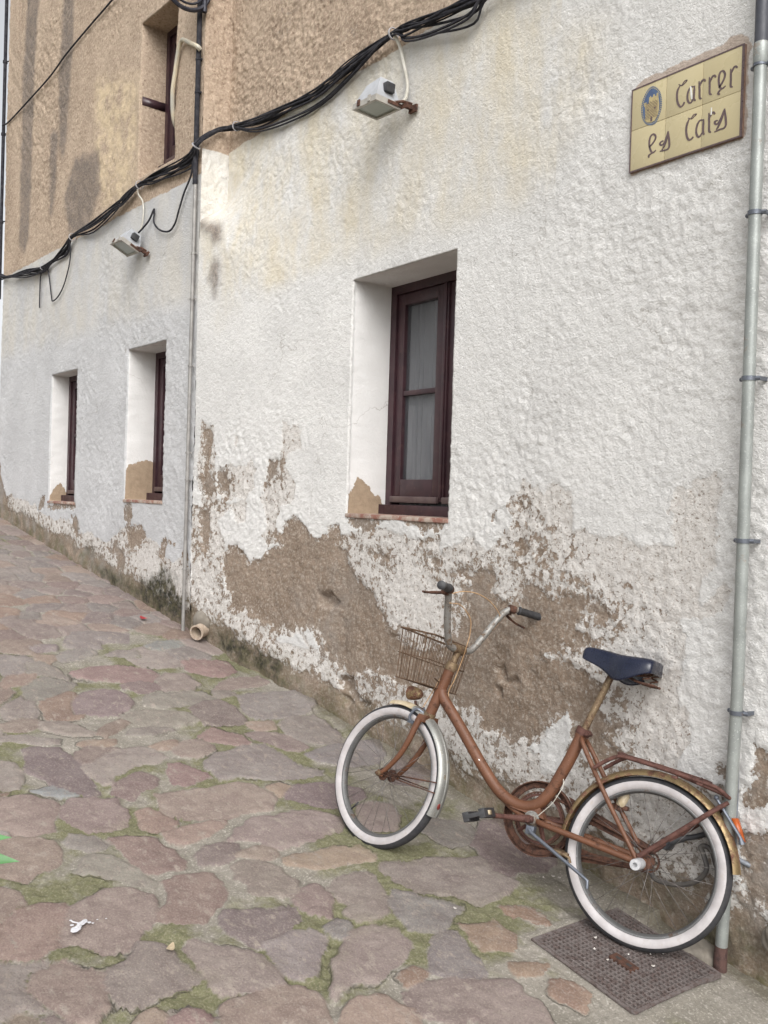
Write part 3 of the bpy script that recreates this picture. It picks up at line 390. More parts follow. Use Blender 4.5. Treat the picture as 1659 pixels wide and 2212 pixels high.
# ------------------------------------------------------------------ ground
RX = [-40, -12, -9.5, -5.48, -5.0, -3.98, -3.0, -1.72, 0., 4., 30]
RZ = [5.6, 1.525, 1.16, .56, .45, .293, .15, -.012, -.235, -.75, -4.1]
def G(x, y):
    return np.interp(x, RX, RZ) + .02*sstep(0, .3, -np.asarray(y, float))
GR = (-2.09, -1.675, -.525, -.10)          # iron grate in the paving
def build_street():
    xs = np.concatenate([np.linspace(-40, -13, 10), np.arange(-12, -7, .03), np.arange(-7, -4.4, .016), np.arange(-4.4, -1.35, .0085), np.arange(-1.35, 1, .05), np.linspace(1.2, 30, 12)])
    ys = np.concatenate([np.linspace(-30, -3.4, 10), np.arange(-3.2, -2.2, .04), np.arange(-2.2, -.6, .0095), np.arange(-.6, .03, .0085), [.1, .35]])
    X, Y = np.meshgrid(xs, ys, indexing='ij'); x = X.ravel(); y = Y.ravel()
    wx = x + .016*fbm(x*16, y*16, 3, 1); wy = y + .016*fbm(x*16, y*16, 3, 5)
    base = {'T': (.355, .262, .205), 'P': (.305, .238, .212), 'L': (.33, .282, .25), 'R': (.272, .187, .165), 'V': (.225, .172, .162),
            'G': (.272, .243, .225), 'B': (.30, .305, .31), 'O': (.31, .20, .138)}
    sd = np.full(x.shape, -.35); scol = np.zeros((len(x), 3)); tilt = np.zeros(x.shape)
    rs = np.random.RandomState(5)
    near = np.full(x.shape, -.35)
    for c, poly in parse(STONES):
        d = sdf(wx, wy, poly, .35); near = np.maximum(near, d); up = d > sd
        col = (np.array(base[c])*.74+.26*np.array([.27, .232, .205]))*(1+rs.uniform(-.08, .08))*(1+rs.uniform(-.04, .04, 3)); p = np.array(poly); cx, cy = p.mean(0)
        scol[up] = col*(.80, .825, .83); tx, ty = rs.uniform(-.05, .05, 2)
        tilt = np.where(up & (d > -.03), (x-cx)*tx+(y-cy)*ty, tilt); sd = np.maximum(sd, d)
    # the rest of the paving: irregular stones fitted round the big ones
    pts = []
    for k in range(60000):
        px = rs.uniform(-12, 1.0); py = rs.uniform(-3.2, -.16)
        mind = .16+.05*rs.rand()
        if px > -2.35 and py > -.75: continue
        if px > -1.9 and py > -1.3: continue
        if all((px-a)**2+((py-b)*1.15)**2 > mind**2 for a, b in pts[-2500:]): pts.append((px, py))
        if len(pts) > 1500: break
    pts = np.array(pts); kinds = rs.choice(list('TPLRVGGPO'), len(pts)); cols = np.array([(np.array(base[k])*.62+.38*np.array([.275, .235, .215]))*(.80, .825, .835)*(1+rs.uniform(-.12, .12)) for k in kinds])
    gap = rs.uniform(.010, .024, len(pts))
    # seeds that touch a traced stone are dropped
    keep = np.ones(len(pts), bool)
    for c, poly in parse(STONES): keep &= sdf(pts[:, 0], pts[:, 1], poly, .4) < -.075
    pts = pts[keep]; cols = cols[keep]; gap = gap[keep]; tl = rs.uniform(-.05, .05, (len(pts), 2))
    order = np.argsort(x, kind='stable'); F1 = np.full(x.shape, 9.); F2 = np.full(x.shape, 9.); I1 = np.zeros(x.shape, int)
    for a in np.arange(-12, 1, .25):
        q = np.where((x >= a) & (x < a+.25) & (y > -3.6))[0]; s = np.where(abs(pts[:, 0]-a-.12) < .75)[0]
        if len(q) == 0 or len(s) < 3: continue
        for b in range(0, len(q), 20000):
            qq = q[b:b+20000]
            D = np.sqrt((wx[qq, None]-pts[None, s, 0])**2+((wy[qq, None]-pts[None, s, 1])*1.12)**2)
            o = np.argpartition(D, 1, 1)[:, :2]; d0 = np.take_along_axis(D, o, 1); sw = d0[:, 0] > d0[:, 1]
            F1[qq] = d0.min(1); F2[qq] = d0.max(1); I1[qq] = s[np.where(sw, o[:, 1], o[:, 0])]
    cell = np.minimum((F2-F1)*.5-gap[I1], .17-F1); cell = np.minimum(cell, -near-.03); cell = np.minimum(cell, -.11-y)
    cell = np.where(F1 > 5, -.35, cell)
    up = cell > sd; scol[up] = cols[I1][up]; tilt = np.where(up, (x-pts[I1, 0])*tl[I1, 0]+(y-pts[I1, 1])*tl[I1, 1], tilt); sd = np.maximum(sd, cell)
    out = (x > -1.9) & (y > -.62) | ((x > -2.2) & (y > -.62)); sd = sd + .013
    sd = np.where(out & (near < 0), np.minimum(sd, -.03), sd)
    cx, cy = (GR[0]+GR[1])/2, (GR[2]+GR[3])/2; ingr = np.maximum(abs(x-cx)-(GR[1]-GR[0])/2, abs(y-cy)-(GR[3]-GR[2])/2)
    sd = np.where(ingr < .02, np.minimum(sd, -.02), sd)
    m = fbm(x*1.6, y*1.6, 4, 9)*1.5 + fbm(x*7, y*7, 3, 21)*.7
    moss = m*.85 - .03 - .25*sstep(-1.9, -1.2, x) - .5*(sd > .0) - .35*sstep(.6, .0, -y)*(x > -3.4) + .32*sstep(-1.0, -1.8, y)
    moss = np.where(ingr < .03, -1, moss)
    strip = sstep(.16, .0, -y)                       # concrete fillet and damp line against the wall
    damp = sstep(.10, .0, -y)*1.1 + fbm(x*3, y*3, 3, 40)*.15 + .5*sstep(.0, .02, -ingr)
    dome = np.clip(sd, 0, .1)
    h = .009*sstep(-.008, .016, sd) + .028*dome*(1-dome*4) + tilt*(sd > 0) + .006*fbm(x*9, y*9, 4, 2) + .0035*fbm(x*38, y*38, 3, 8) - .006
    h += np.where(sd < 0, .006*sstep(-.2, .4, moss)*(1+fbm(x*60, y*60, 2, 3)), 0)
    h -= .012*(sd < -.002)*sstep(.35, .75, fbm(x*5, y*5, 2, 77)+.3)
    far = sstep(-6.5, -9, x)+sstep(-2.4, -4, y); h *= (1-.6*np.clip(far, 0, 1))
    h = np.where(ingr < 0, -.010, np.where(ingr < .03, h*.3+.001, h))
    # the paving is scooped a little where the walls stand
    z = G(x, y) + h + .03*strip*(x < -2.0)
    V = np.stack([x, y, z], 1); nx, ny = X.shape
    I = np.arange(nx*ny).reshape(nx, ny); Fc = np.stack([I[:-1, :-1].ravel(), I[1:, :-1].ravel(), I[1:, 1:].ravel(), I[:-1, 1:].ravel()], 1)
    scol = np.where(scol.sum(1, keepdims=True) < .01, np.array([[.25, .22, .2]]), scol)
    o = np_mesh('street', V, Fc, {'sd': sd, 'moss': moss, 'damp': damp}, M['street'], None, {'scol': scol})
    tag(o, kind='structure'); return o
build_street()

# ------------------------------------------------------------------ house walls
XC = -5.49; YC = -.185; DA = radians(2.8)
CC = Vector((XC, YC, 0)); DL = Vector((-cos(DA), -sin(DA), 0)); NL = Vector((sin(DA), -cos(DA), 0))
ZB = 3.20
def right_off(s, z):
    """the foot of the right wall thickens towards the corner, up to a sloped stop below the set-back"""
    u = np.clip((np.asarray(s, float)-XC)/1.5, 0, 1)
    w = .15+2.5*u
    return .185*(1-u)*(1-sstep(0, 1, (z-(ZB+.06-.5*w))/w))
def holes_in(c, holes):
    r = np.zeros(len(c), bool)
    for a, b, z0, z1, *_ in holes: r |= (c[:, 0] > a) & (c[:, 0] < b) & (c[:, 1] > z0) & (c[:, 1] < z1)
    return r
def axis(lo, hi, step, cuts, coarse=None):
    a = list(np.arange(lo, hi+1e-6, step))
    for c in cuts:
        i = int(np.argmin(np.abs(np.array(a)-c))); a[i] = c
    return np.array(a + (coarse or []))

def build_wall(parent, S, Z, place, holes, fields, reveal_tan):
    SS, ZZ = np.meshgrid(S, Z, indexing='ij'); s = SS.ravel(); z = ZZ.ravel(); ns, nz = SS.shape
    A = fields(s, z)
    lay = np.clip((A['bare']+.02*fbm(s*13, z*13, 4, 3))/.006, 0, 1); layc = np.clip((A['coat']+.015*fbm(s*13, z*13, 4, 4))/.006, 0, 1)
    q = A.pop('mud')
    rough = .0022*fbm(s*9, z*9, 3, 11) + (.3+1.0*sstep(-.35, .45, fbm(s*1.3, z*1.3, 3, 91)))*(.0024*fbm(s*24+z*9, z*24-s*9, 4, 12) + .0036*fbm(s*58, z*62, 2, 13)) + .0042*fbm((s+z)*3.5, (z-s)*15, 3, 95)*sstep(-.1, .5, fbm(s*.9, z*.9, 2, 97)) - .006*np.clip(fbm(s*34, z*48, 3, 17)-.32, 0, 1) + .007*fbm(s*1.7, z*1.7, 3, 14)
    lump = .012*fbm(s*5, z*5, 4, 15) + .008*fbm(s*16, z*16, 3, 16)
    rough = rough*(1+.8*(A['upper'] > 0)) + np.where(A['upper'] > 0, -.009*np.clip(fbm(s*26, z*36, 3, 99)-.28, 0, 1), 0)
    d = rough*(1-.25*lay) - .0055*lay - .0022*layc + lump*np.clip(A['bare']/.1, 0, 1)*.6 + q
    d += .03*fbm(s*4, z*4, 4, 19)*sstep(.28, .02, A['hgt']) + .004*A['rough']*fbm(s*40, z*40, 3, 18)
    d *= (1-.8*np.clip(A['halo']/.01, 0, 1))
    V = [place(s, d, z)]
    I = np.arange(ns*nz).reshape(ns, nz); Fc = np.stack([I[:-1, :-1].ravel(), I[1:, :-1].ravel(), I[1:, 1:].ravel(), I[:-1, 1:].ravel()], 1)
    cen = np.stack([s[Fc].mean(1), z[Fc].mean(1)], 1); Fc = Fc[~holes_in(cen, holes)]
    extra = {k: [] for k in A}; nV = ns*nz; Fx = []; Vx = []
    for a, b, z0, z1, dep, splay in holes:
        i0 = int(np.argmin(abs(S-a))); i1 = int(np.argmin(abs(S-b))); j0 = int(np.argmin(abs(Z-z0))); j1 = int(np.argmin(abs(Z-z1)))
        loop = [(i, j0) for i in range(i0, i1)] + [(i1, j) for j in range(j0, j1)] + [(i, j1) for i in range(i1, i0, -1)] + [(i0, j) for j in range(j1, j0, -1)]
        dep_steps = [.012, .03, .06, .10, dep*.7, dep*.85, dep]; prev = [I[i, j] for i, j in loop]; L = len(loop)
        ls = np.array([S[i] for i, j in loop]); lz = np.array([Z[j] for i, j in loop])
        for k, t in enumerate(dep_steps):
            cur = list(range(nV+len(Vx)*0, nV)); 
            w = (.0055 if k < 3 else .003)*fbm(ls*26+t*9, lz*26+t*13, 4, 30+k)*(1 if k < 6 else 0)
            ps = ls + np.where(ls <= a+1e-6, w, np.where(ls >= b-1e-6, -w, 0)); pz = lz + np.where(lz >= z1-1e-6, -w, 0) + np.where(lz <= z0+1e-6, splay*t, 0)
            P = place(ps, np.full(L, -t), pz); start = nV; Vx.append(P); nV += L; cur = list(range(start, nV))
            for m in range(L):
                n2 = (m+1) % L; Fx.append((prev[m], prev[n2], cur[n2], cur[m]))
            prev = cur
            tan = reveal_tan(ls, lz, t, (a, b, z0, z1))
            for kk in extra:
                base = {'bare': -.3, 'coat': -.3, 'upper': A['upper'][I[i0, j0]]*0+(.3 if z0 > 3.6 else -.3), 'halo': -.3, 'streak': -.3, 'grime': -.3, 'cream': 0, 'hgt': 2., 'rough': 0, 'grey': 0}.get(kk)
                extra[kk].append(np.full(L, base) if base is not None else (np.full(L, 1. if k >= 1 else .5) if kk == 'smooth' else tan))
    Vall = np.concatenate(V+Vx); Fall = np.concatenate([Fc, np.array(Fx, int)]) if Fx else Fc
    attrs = {k: np.concatenate([A[k]]+extra[k]) for k in A}
    return np_mesh('wall', Vall, Fall, attrs, M['wall'], parent)

def fields_from(txt, s, z, ground, bound, side):
    ws = s + .014*fbm(s*17, z*17, 3, 51); wz = z + .014*fbm(s*17, z*17, 3, 55)
    F = {k: np.full(s.shape, -.35) for k in ('bare', 'coat', 'halo', 'streak', 'grime')}
    F['cream'] = np.zeros(s.shape); F['rough'] = np.zeros(s.shape); mud = np.zeros(s.shape); keep = np.full(s.shape, -.35); newp = np.full(s.shape, -.4)
    for c, poly in parse(txt):
        d = sdf(s if c in 'hyn' else ws, z if c in 'hyn' else wz, poly, .4)
        if c == 'b': F['bare'] = np.maximum(F['bare'], d)
        elif c == 'c': F['coat'] = np.maximum(F['coat'], d)
        elif c == 'w': keep = np.maximum(keep, d)
        elif c == 'h': F['halo'] = np.maximum(F['halo'], d)
        elif c in 'sk': F['streak'] = np.maximum(F['streak'], d-(.022 if c == 's' else 0))
        elif c == 'g': F['grime'] = np.maximum(F['grime'], d)
        elif c == 'm': mud -= .035*sstep(-.01, .03, d); F['bare'] = np.maximum(F['bare'], d)
        elif c == 'y': F['cream'] = np.maximum(F['cream'], sstep(-.12, .12, d))
        elif c == 'n': newp = d
        elif c == 'q': F['rough'] = np.maximum(F['rough'], sstep(-.12, .05, d))
    F['bare'] = np.minimum(F['bare'], np.where(keep > -.3, -keep, .4)); F['coat'] = np.where(keep > -.02, np.minimum(F['coat'], -keep), F['coat'])
    h = z-ground; F['hgt'] = h
    low = .16-h+.10*fbm(s*3.3, z*1.2, 4, 61); F['bare'] = np.maximum(F['bare'], np.clip(low, -.35, .1)); F['coat'] = np.maximum(F['coat'], np.clip(low+.12, -.35, .2))
    F['upper'] = z-bound; F['smooth'] = np.zeros(s.shape); F['tan'] = np.full(s.shape, -.3)
    F['grey'] = np.clip(fbm(s*1.3, z*1.3, 3, 71)+.3, 0, 1)
    # rain-yellowed strip under the upper storey, new limewash lower down
    F['cream'] = np.clip(F['cream'] + .75*sstep(2.62, 2.80, z+.02*fbm(s*5, z*5, 2, 81))*(s < -2.6 if side == 'R' else True), 0, 1)
    F['mud'] = mud
    return F

# the right-hand house
houseR = empty('house', (-2.0, 0, 0)); tag(houseR, 'house with white peeling plaster, ochre upper storey and the tile street sign', 'house')
houseL = empty('house', (-7.5, -.3, .9)); tag(houseL, 'grey-white house up the lane, ochre upper storey streaked black by rain', 'house')
W1 = (-4.005, -3.185, 1.379, 2.596, .25, 0.0)
def rplace(s, d, z): return np.stack([s+2.0, -right_off(s, z)-d, z], 1)
def boundR(s): return 3.672 + .012*fbm(s*6, s*0, 3, 5) + .03*sstep(-5.2, -5.49, s)*0
def fieldsR(s, z): return fields_from(RW, s, z, G(s, s*0), boundR(s), 'R')
def tanR(s, z, t, h):
    a, b, z0, z1 = h; top = .10+.10*np.exp(-((t-.08)/.05)**2)+.012*fbm(z*30+t*40, z*0+t*50, 3, 3)
    return np.where((s <= a+.02), z0+top*(t < .22)*1.0-z, -.3) + np.where(z <= z0+.001, .3, 0)
Sx = axis(XC, -1.30, .0085, [W1[0], W1[1]], [-1.2, -1.0, -.6, 0, 1, 2.5]); Zx = axis(-.45, 4.6, .0085, [W1[2], W1[3]], [4.8, 5.4, 6.2, 7.0])
wallR = build_wall(houseR, Sx, Zx, rplace, [W1], fieldsR, tanR)

# the left-hand house
W2 = (.434, 1.062, 1.40, 2.49, .22, 0.0); W3 = (2.03, 2.63, 1.357, 2.438, .155, 0.0); W4 = (.40, .957, 3.70, 4.80, .19, .35)
SEND = 4.03; BL = 3.50
def lplace(s, d, z):
    s = np.asarray(s, float); x = CC.x+DL.x*s+NL.x*d+7.5; y = CC.y+DL.y*s+NL.y*d+.3
    return np.stack([x, y, z-.9], 1)
def lground(s): return G(CC.x+DL.x*s, CC.y+DL.y*s)
def fieldsL(s, z):
    F = fields_from(LW, s, z, lground(s), BL+.012*fbm(s*6, s*0, 3, 7), 'L')
    F['cream'] = F['cream']*.55; return F
def tanL(s, z, t, h):
    a, b, z0, z1 = h
    if z0 > 3: return np.full(s.shape, -.3)
    if a < 1: top = .30*np.sqrt(np.clip(1-((t-.15)/.20)**2, 0, 1))+.01*fbm(z*30, z*0+t*60, 3, 4)
    else: top = np.full(s.shape, .16*np.exp(-((t-.09)/.07)**2))
    return np.where(s >= b-.001, z0+top-z, -.3) + np.where(z <= z0+.001, .3, 0)
Sl = axis(0, SEND, .0125, [W2[0], W2[1], W3[0], W3[1], W4[0], W4[1]]); Sl[-1] = SEND
Zl = axis(.35, 5.6, .0125, [W2[2], W2[3], W3[2], W3[3], W4[2], W4[3]], list(np.arange(5.63, 7.1, .06)))
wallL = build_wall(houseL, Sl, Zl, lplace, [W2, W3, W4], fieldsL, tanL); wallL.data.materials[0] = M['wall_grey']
for p in wallL.data.polygons[:0]: pass

def plain_panel(name, P, parent, upper, n1=24, n2=60, disp=.004, hz=None):
    """a rendered face between four corners, with the wall's own material"""
    P = [Vector(p) for p in P]; u = np.linspace(0, 1, n1); v = np.linspace(0, 1, n2); U, Vv = np.meshgrid(u, v, indexing='ij'); U = U.ravel()[:, None]; Vv = Vv.ravel()[:, None]
    a, b, c, d = [np.array(p)[None] for p in P]; X = a*(1-U)*(1-Vv)+b*U*(1-Vv)+c*U*Vv+d*(1-U)*Vv
    nrm = (P[1]-P[0]).cross(P[3]-P[0]).normalized(); k = X[:, 0]*3+X[:, 1]*11
    inner = ((U > .001) & (U < .999))[:, 0]
    X = X + np.array(nrm)[None]*(disp*(fbm(k*3, X[:, 2]*22, 3, 6)+.7*fbm(k*7, X[:, 2]*50, 3, 8))*inner)[:, None]
    I = np.arange(n1*n2).reshape(n1, n2); Fc = np.stack([I[:-1, :-1].ravel(), I[1:, :-1].ravel(), I[1:, 1:].ravel(), I[:-1, 1:].ravel()], 1)
    L = len(X); z = X[:, 2]
    at = {q: np.full(L, -.3) for q in ('bare', 'coat', 'halo', 'streak', 'grime', 'tan')}
    at.update(upper=upper(X), cream=np.full(L, .45), rough=np.zeros(L), smooth=np.zeros(L), grey=np.zeros(L), hgt=np.full(L, 2.) if hz is None else z-hz)
    o = np_mesh(name, X, Fc, at, M['wall'], None); o.parent = parent; o.matrix_parent_inverse = Matrix.Translation(-Vector(parent.location)); return o
# set-back at the corner: the left house stands proud, its end face looks down the lane
plain_panel('corner_return', [(XC, 0.02, 2.6), (XC, YC-.002, 2.6), (XC, YC-.002, 7.0), (XC, .02, 7.0)], houseL, lambda X: X[:, 2]-3.655+.15*(X[:, 1]+.09)*0, 28, 420, .007)
EL = CC+DL*SEND
Bk = Vector((DL.x*SEND+XC, 3.5, 0))
plain_panel('end_wall', [EL+Vector((0, 0, .3)), Vector((EL.x+.1, 3.5, .3)), Vector((EL.x+.1, 3.5, 7.05)), EL+Vector((0, 0, 7.05))], houseL, lambda X: X[:, 2]-BL, 8, 16, 0)
plain_panel('side_wall', [(2.5, 0, -.9), (2.5, 3.5, -.9), (2.5, 3.5, 7), (2.5, 0, 7)], houseR, lambda X: X[:, 2]-3.67, 8, 16, 0)
mb = MB(); mb.box((XC+.01, .55, -.9), (2.49, 3.4, 7.0)); mb.box((XC+.012, -.02, 7.0), (2.6, 3.6, 7.12)); mb.box((XC+.012, .02, 6.8), (2.49, 3.4, 7.0))
o = mb.build('roof_slab', M['terracotta'], None, False); o.parent = houseR; o.matrix_parent_inverse = Matrix.Translation(-Vector(houseR.location))
mb = MB(); mb.hull([(EL.x+.05, .55, .2), (XC-.01, .55, .2), (XC-.01, 3.4, .2), (EL.x+.05, 3.4, .2)], [(EL.x+.05, .55, 7.05), (XC-.01, .55, 7.05), (XC-.01, 3.4, 7.05), (EL.x+.05, 3.4, 7.05)])
mb.hull([(EL.x-.05, EL.y-.06, 7.05), (XC, YC-.06, 7.05), (XC, 3.6, 7.05), (EL.x-.05, 3.6, 7.05)], [(EL.x-.05, EL.y-.06, 7.18), (XC, YC-.06, 7.18), (XC, 3.6, 7.18), (EL.x-.05, 3.6, 7.18)])
o = mb.build('roof_slab', M['terracotta'], None, False); o.parent = houseL; o.matrix_parent_inverse = Matrix.Translation(-Vector(houseL.location))

# ------------------------------------------------------------------ windows (local x to the right, y into the wall, z up)
def window(house, origin, rz, W, H, dep, sill=True, label=None, splay=0, simple_=False):
    mat = Matrix.Translation(Vector(origin)-Vector(house.location)) @ Matrix.Rotation(rz, 4, 'Z')
    def fin(mb, name, mats, parent=None, **k):
        mb.xform(lambda p: mat @ p); return mb.build(name, mats, parent or house, **k)
    y = dep; z0 = splay*dep; f = MB()
    # fixed frame
    fw = .045
    f.box((0, y, z0), (fw, y+.07, H)); f.box((W-fw, y, z0), (W, y+.07, H)); f.box((fw, y, H-fw), (W-fw, y+.07, H)); f.box((fw, y-.045, z0+.0), (W-fw, y+.07, z0+.055), bev=.004)
    f.box((0, y-.045, z0), (fw-.0, y-.002, z0+.055))
    win = fin(f, 'window', M['wood'])
    if label: win['label'] = label
    # two casements
    cx = W/2+.045; sz0 = z0+.075; sz1 = H-fw-.003; st = .058
    for a, b in ((fw+.003, cx-.022), (cx+.022, W-fw-.003)):
        sa = MB(); yy = y+.012
        sa.box((a, yy, sz0), (a+st, yy+.045, sz1), bev=.004); sa.box((b-st, yy, sz0), (b, yy+.045, sz1), bev=.004)
        sa.box((a+st, yy, sz0), (b-st, yy+.045, sz0+.115), bev=.004); sa.box((a+st, yy, sz1-.06), (b-st, yy+.045, sz1), bev=.004)
        zm = sz0+(sz1-sz0)*.52; sa.box((a+st, yy+.004, zm-.013), (b-st, yy+.04, zm+.013), bev=.004)
        sa.box((a-.002, yy-.022, sz0-.008), (b+.002, yy+.002, sz0+.026), 1, bev=.006)      # weather bar
        fin(sa, 'sash', [M['wood'], M['wooddark']], win)
        p = MB(); p.box((a+st-.004, yy+.020, sz0+.11), (b-st+.004, yy+.025, sz1-.056)); fin(p, 'pane', M['glass'], win, smooth=False)
    c = MB(); c.box((cx-.020, y+.002, sz0), (cx+.020, y+.05, sz1), bev=.006); c.box((cx-.010, y-.006, sz0+.02), (cx+.010, y+.004, sz1), bev=.004); fin(c, 'meeting_stile', M['wood'], win)
    k = MB(); nn = 60
    vs = []; fs = []
    for i in range(nn+1):
        xx = .03+(W-.06)*i/nn; yy = y+.060+.008*sin(i*1.9)+.006*sin(i*4.1+1)
        vs += [(xx, yy, z0+.05), (xx, yy, H-.03)]
    for i in range(nn): fs.append((2*i, 2*i+2, 2*i+3, 2*i+1))
    k.add(vs, fs); fin(k, 'curtain', M['curtain'], win)
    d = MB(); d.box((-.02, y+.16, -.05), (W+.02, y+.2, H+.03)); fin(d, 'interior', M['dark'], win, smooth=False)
    if sill:
        s = MB(); nx = 40
        s.box((-.004, -.007, -.017), (W+.002, .0, .003), bev=.003); s.box((-.001, 0, -.02), (W+.001, y+.01, .004))
        fin(s, 'sill', M['terracotta'], win)
    return win
window(houseR, (W1[0], 0, W1[2]), 0, W1[1]-W1[0], W1[3]-W1[2], .25)
def lpt(s, z, out=0.): return CC+DL*s+NL*out+Vector((0, 0, z))
for Wn, si, sp in ((W2, True, 0), (W3, True, 0), (W4, False, .35)):
    w_ = window(houseL, lpt(Wn[1], Wn[2]), DA, Wn[1]-Wn[0], Wn[3]-Wn[2], Wn[4], si, None, sp)
# red-brown timber let into the reveal of the upper window
t = MB(); t.box((-.002, .012, .53), (.0035, .188, .59)); t.xform(lambda p: Matrix.Translation(lpt(W4[1], W4[2])-Vector(houseL.location)) @ Matrix.Rotation(DA, 4, 'Z') @ p)
t.build('lintel_end', M['wood'], houseL)
# ------------------------------------------------------------------ things on the walls
def rw(x, z, out=0.): return Vector((x, -out, z))
def own(name, mb, mats, label, cat, group=None, **k):
    o = mb.build(name, mats, None, **k); tag(o, label, cat, group); return o
def to_local(e, mb): mb.xform(lambda p: p-Vector(e.location)); return mb

# street name plaque of six ochre tiles
sg = empty('street_sign', (-1.99, -.004, 2.675)); tag(sg, 'ochre tiled street sign with castle emblem and brown lettering beside the steel pipe', 'street sign')
X0, X1, Z0, Z1 = -2.219, -1.767, 2.674, 2.975
YF = -.014
g_ = MB(); g_.box((X0, -.010, Z0), (X1, .01, Z1)); to_local(sg, g_).build('backing', M['grout'], sg, False)
for i in range(3):
    for j in range(2):
        a = X0+.004+(X1-X0-.008)*i/3; b = X0+.004+(X1-X0-.008)*(i+1)/3; c = Z0+.003+(Z1-Z0-.006)*j/2; d = Z0+.003+(Z1-Z0-.006)*(j+1)/2
        q = MB(); q.box((a+.0007, YF, c+.0007), (b-.0007, -.006, d-.0007), bev=.0008); to_local(sg, q).build('tile', M['tile'], sg)
q = MB()
for a, b, c, d in ((X0, X0+.005, Z0, Z1), (X1-.007, X1, Z0, Z1), (X0+.005, X1-.007, Z1-.005, Z1), (X0+.005, X1-.007, Z0, Z0+.005)): q.box((a, YF-.0012, c), (b, YF+.004, d))
to_local(sg, q).build('border', M['tileborder'], sg, False)
strokes = [(c, [(x/10, z/10) for x, z in p]) for c, p in parse(SG)]
def ribbon(mb, pts, w, y, taper=True):
    P = [Vector((x, 0, z)) for x, z in pts]; P = spline(P, 5) if len(P) > 2 else P; n = len(P); L = []; R = []
    for i in range(n):
        t = (P[min(i+1, n-1)]-P[max(i-1, 0)]).normalized(); nn = Vector((-t.z, 0, t.x))
        ww = w*(.75+.45*abs(t.z)) * (1 if not taper else (.55+.45*min(1, i/3, (n-1-i)/3+.2)))
        L.append(P[i]+nn*ww/2); R.append(P[i]-nn*ww/2)
    vs = []
    for i in range(n): vs += [(L[i].x, y, L[i].z), (R[i].x, y, R[i].z), (R[i].x, y+.0012, R[i].z), (L[i].x, y+.0012, L[i].z)]
    fs = []
    for i in range(n-1):
        for k in range(4): fs.append((4*i+k, 4*i+(k+1) % 4, 4*i+4+(k+1) % 4, 4*i+4+k))
    fs += [(3, 2, 1, 0), tuple(4*(n-1)+k for k in range(4))]; mb.add(vs, fs)
for c, p in strokes:
    pass
lets = [[0, 1], [2, 3], [4, 5], [6, 7], [8, 9], [10, 11], [12, 13], [14, 15, 16], [17, 18], [19, 20], [21, 22], [23, 24, 25]]
ls_ = [p for c, p in strokes if c == 'l']
for grp in lets:
    q = MB()
    for k, i in enumerate(grp):
        ribbon(q, ls_[i], .0040 if i in (0, 17) else .0066, YF-.0008-.0004*k)
    to_local(sg, q).build('letter', M['tileborder'], sg, False)
def plate(mb, pts, y, t=.0012):
    n = len(pts); mb.hull([(x, y, z) for x, z in pts], [(x, y+t, z) for x, z in pts])
oo = [p for c, p in strokes if c == 'o'][0]; ii = [p for c, p in strokes if c == 'i'][0]; tt = [p for c, p in strokes if c == 't'][0]
def smooth2(p): return [(v.x, v.z) for v in spline([Vector((x, 0, z)) for x, z in p], 4, True)]
q = MB(); plate(q, smooth2(ii), YF-.0006); em = to_local(sg, q).build('emblem', M['tileblue'], sg, False)
q = MB()                                            # laurel rim: leaf-shaped dashes round the oval
so_ = smooth2(oo); si_ = smooth2(ii)
for k in range(0, len(so_)):
    a = so_[k]; b = si_[k]; t = so_[(k+1) % len(so_)]; mx = ((a[0]+b[0])/2, (a[1]+b[1])/2)
    pv = so_[k-1]; plate(q, [(b[0], b[1]), (mx[0]*.45+t[0]*.55, mx[1]*.45+t[1]*.55), (a[0]*1.0, a[1]*1.0), (mx[0]*.8+pv[0]*.2, mx[1]*.8+pv[1]*.2)], YF-.0010)
q.xform(lambda p: p-Vector(sg.location)); q.build('rim', M['tileblue'], em, False)
q = MB(); plate(q, tt, YF-.0014); q.xform(lambda p: p-Vector(sg.location)); cs = q.build('castle', M['tilecastle'], em, False)
q = MB()
for c, p in strokes:
    if c == 'd': plate(q, p, YF-.0020)
zt = [z for x, z in tt]; zlo, zhi = min(zt), max(zt); xlo = min(x for x, z in tt); xhi = max(x for x, z in tt)
for k in range(1, 13):                              # masonry joints
    z = zlo+.012+(zhi-zlo)*.66*k/13; ribbon(q, [(xlo+.006, z), (xhi-.006, z)], .0011, YF-.0018, False)
    for j in range(5):
        x = xlo+.009+(xhi-xlo-.016)*(j+.5*(k % 2))/5; ribbon(q, [(x, z), (x, z+(zhi-zlo)*.66/13)], .0009, YF-.0018, False)
q.xform(lambda p: p-Vector(sg.location)); q.build('masonry', M['tileborder'], em, False)
for c, p in strokes:
    if c == 'x':
        q = MB(); ribbon(q, p, .006, YF-.0022); to_local(sg, q).build('scrape', M['scratch'], sg, False)

# galvanised pipe at the right with black upper length
PX = -1.688; PY = -.046
pp = empty('drainpipe', (PX, PY, -.02)); tag(pp, 'tall galvanised steel pipe with black top and rusted foot, the bicycle leans on it', 'pipe')
def zt_(mb): return to_local(pp, mb)
q = MB(); q.tube([(PX-.022, PY-.004, .06), (PX-.014, PY, .4), (PX, PY, .9), (PX, PY, 1.4), (PX, PY, 2.0), (PX+.001, PY, 2.90)], [.0195]*6, 20); zt_(q).build('pipe', M['galv'], pp)
q = MB(); q.tube([(PX-.024, PY-.004, -.05), (PX-.024, PY-.004, .03), (PX-.022, PY-.004, .062)], [.0215, .0208, .0200], 20); zt_(q).build('foot', M['rustfoot'], pp)
q = MB(); q.tube([(PX+.001, PY, 2.925), (PX+.001, PY, 4.6), (PX+.001, PY, 7.0)], .0215, 20); zt_(q).build('upper_pipe', M['darkpipe'], pp)
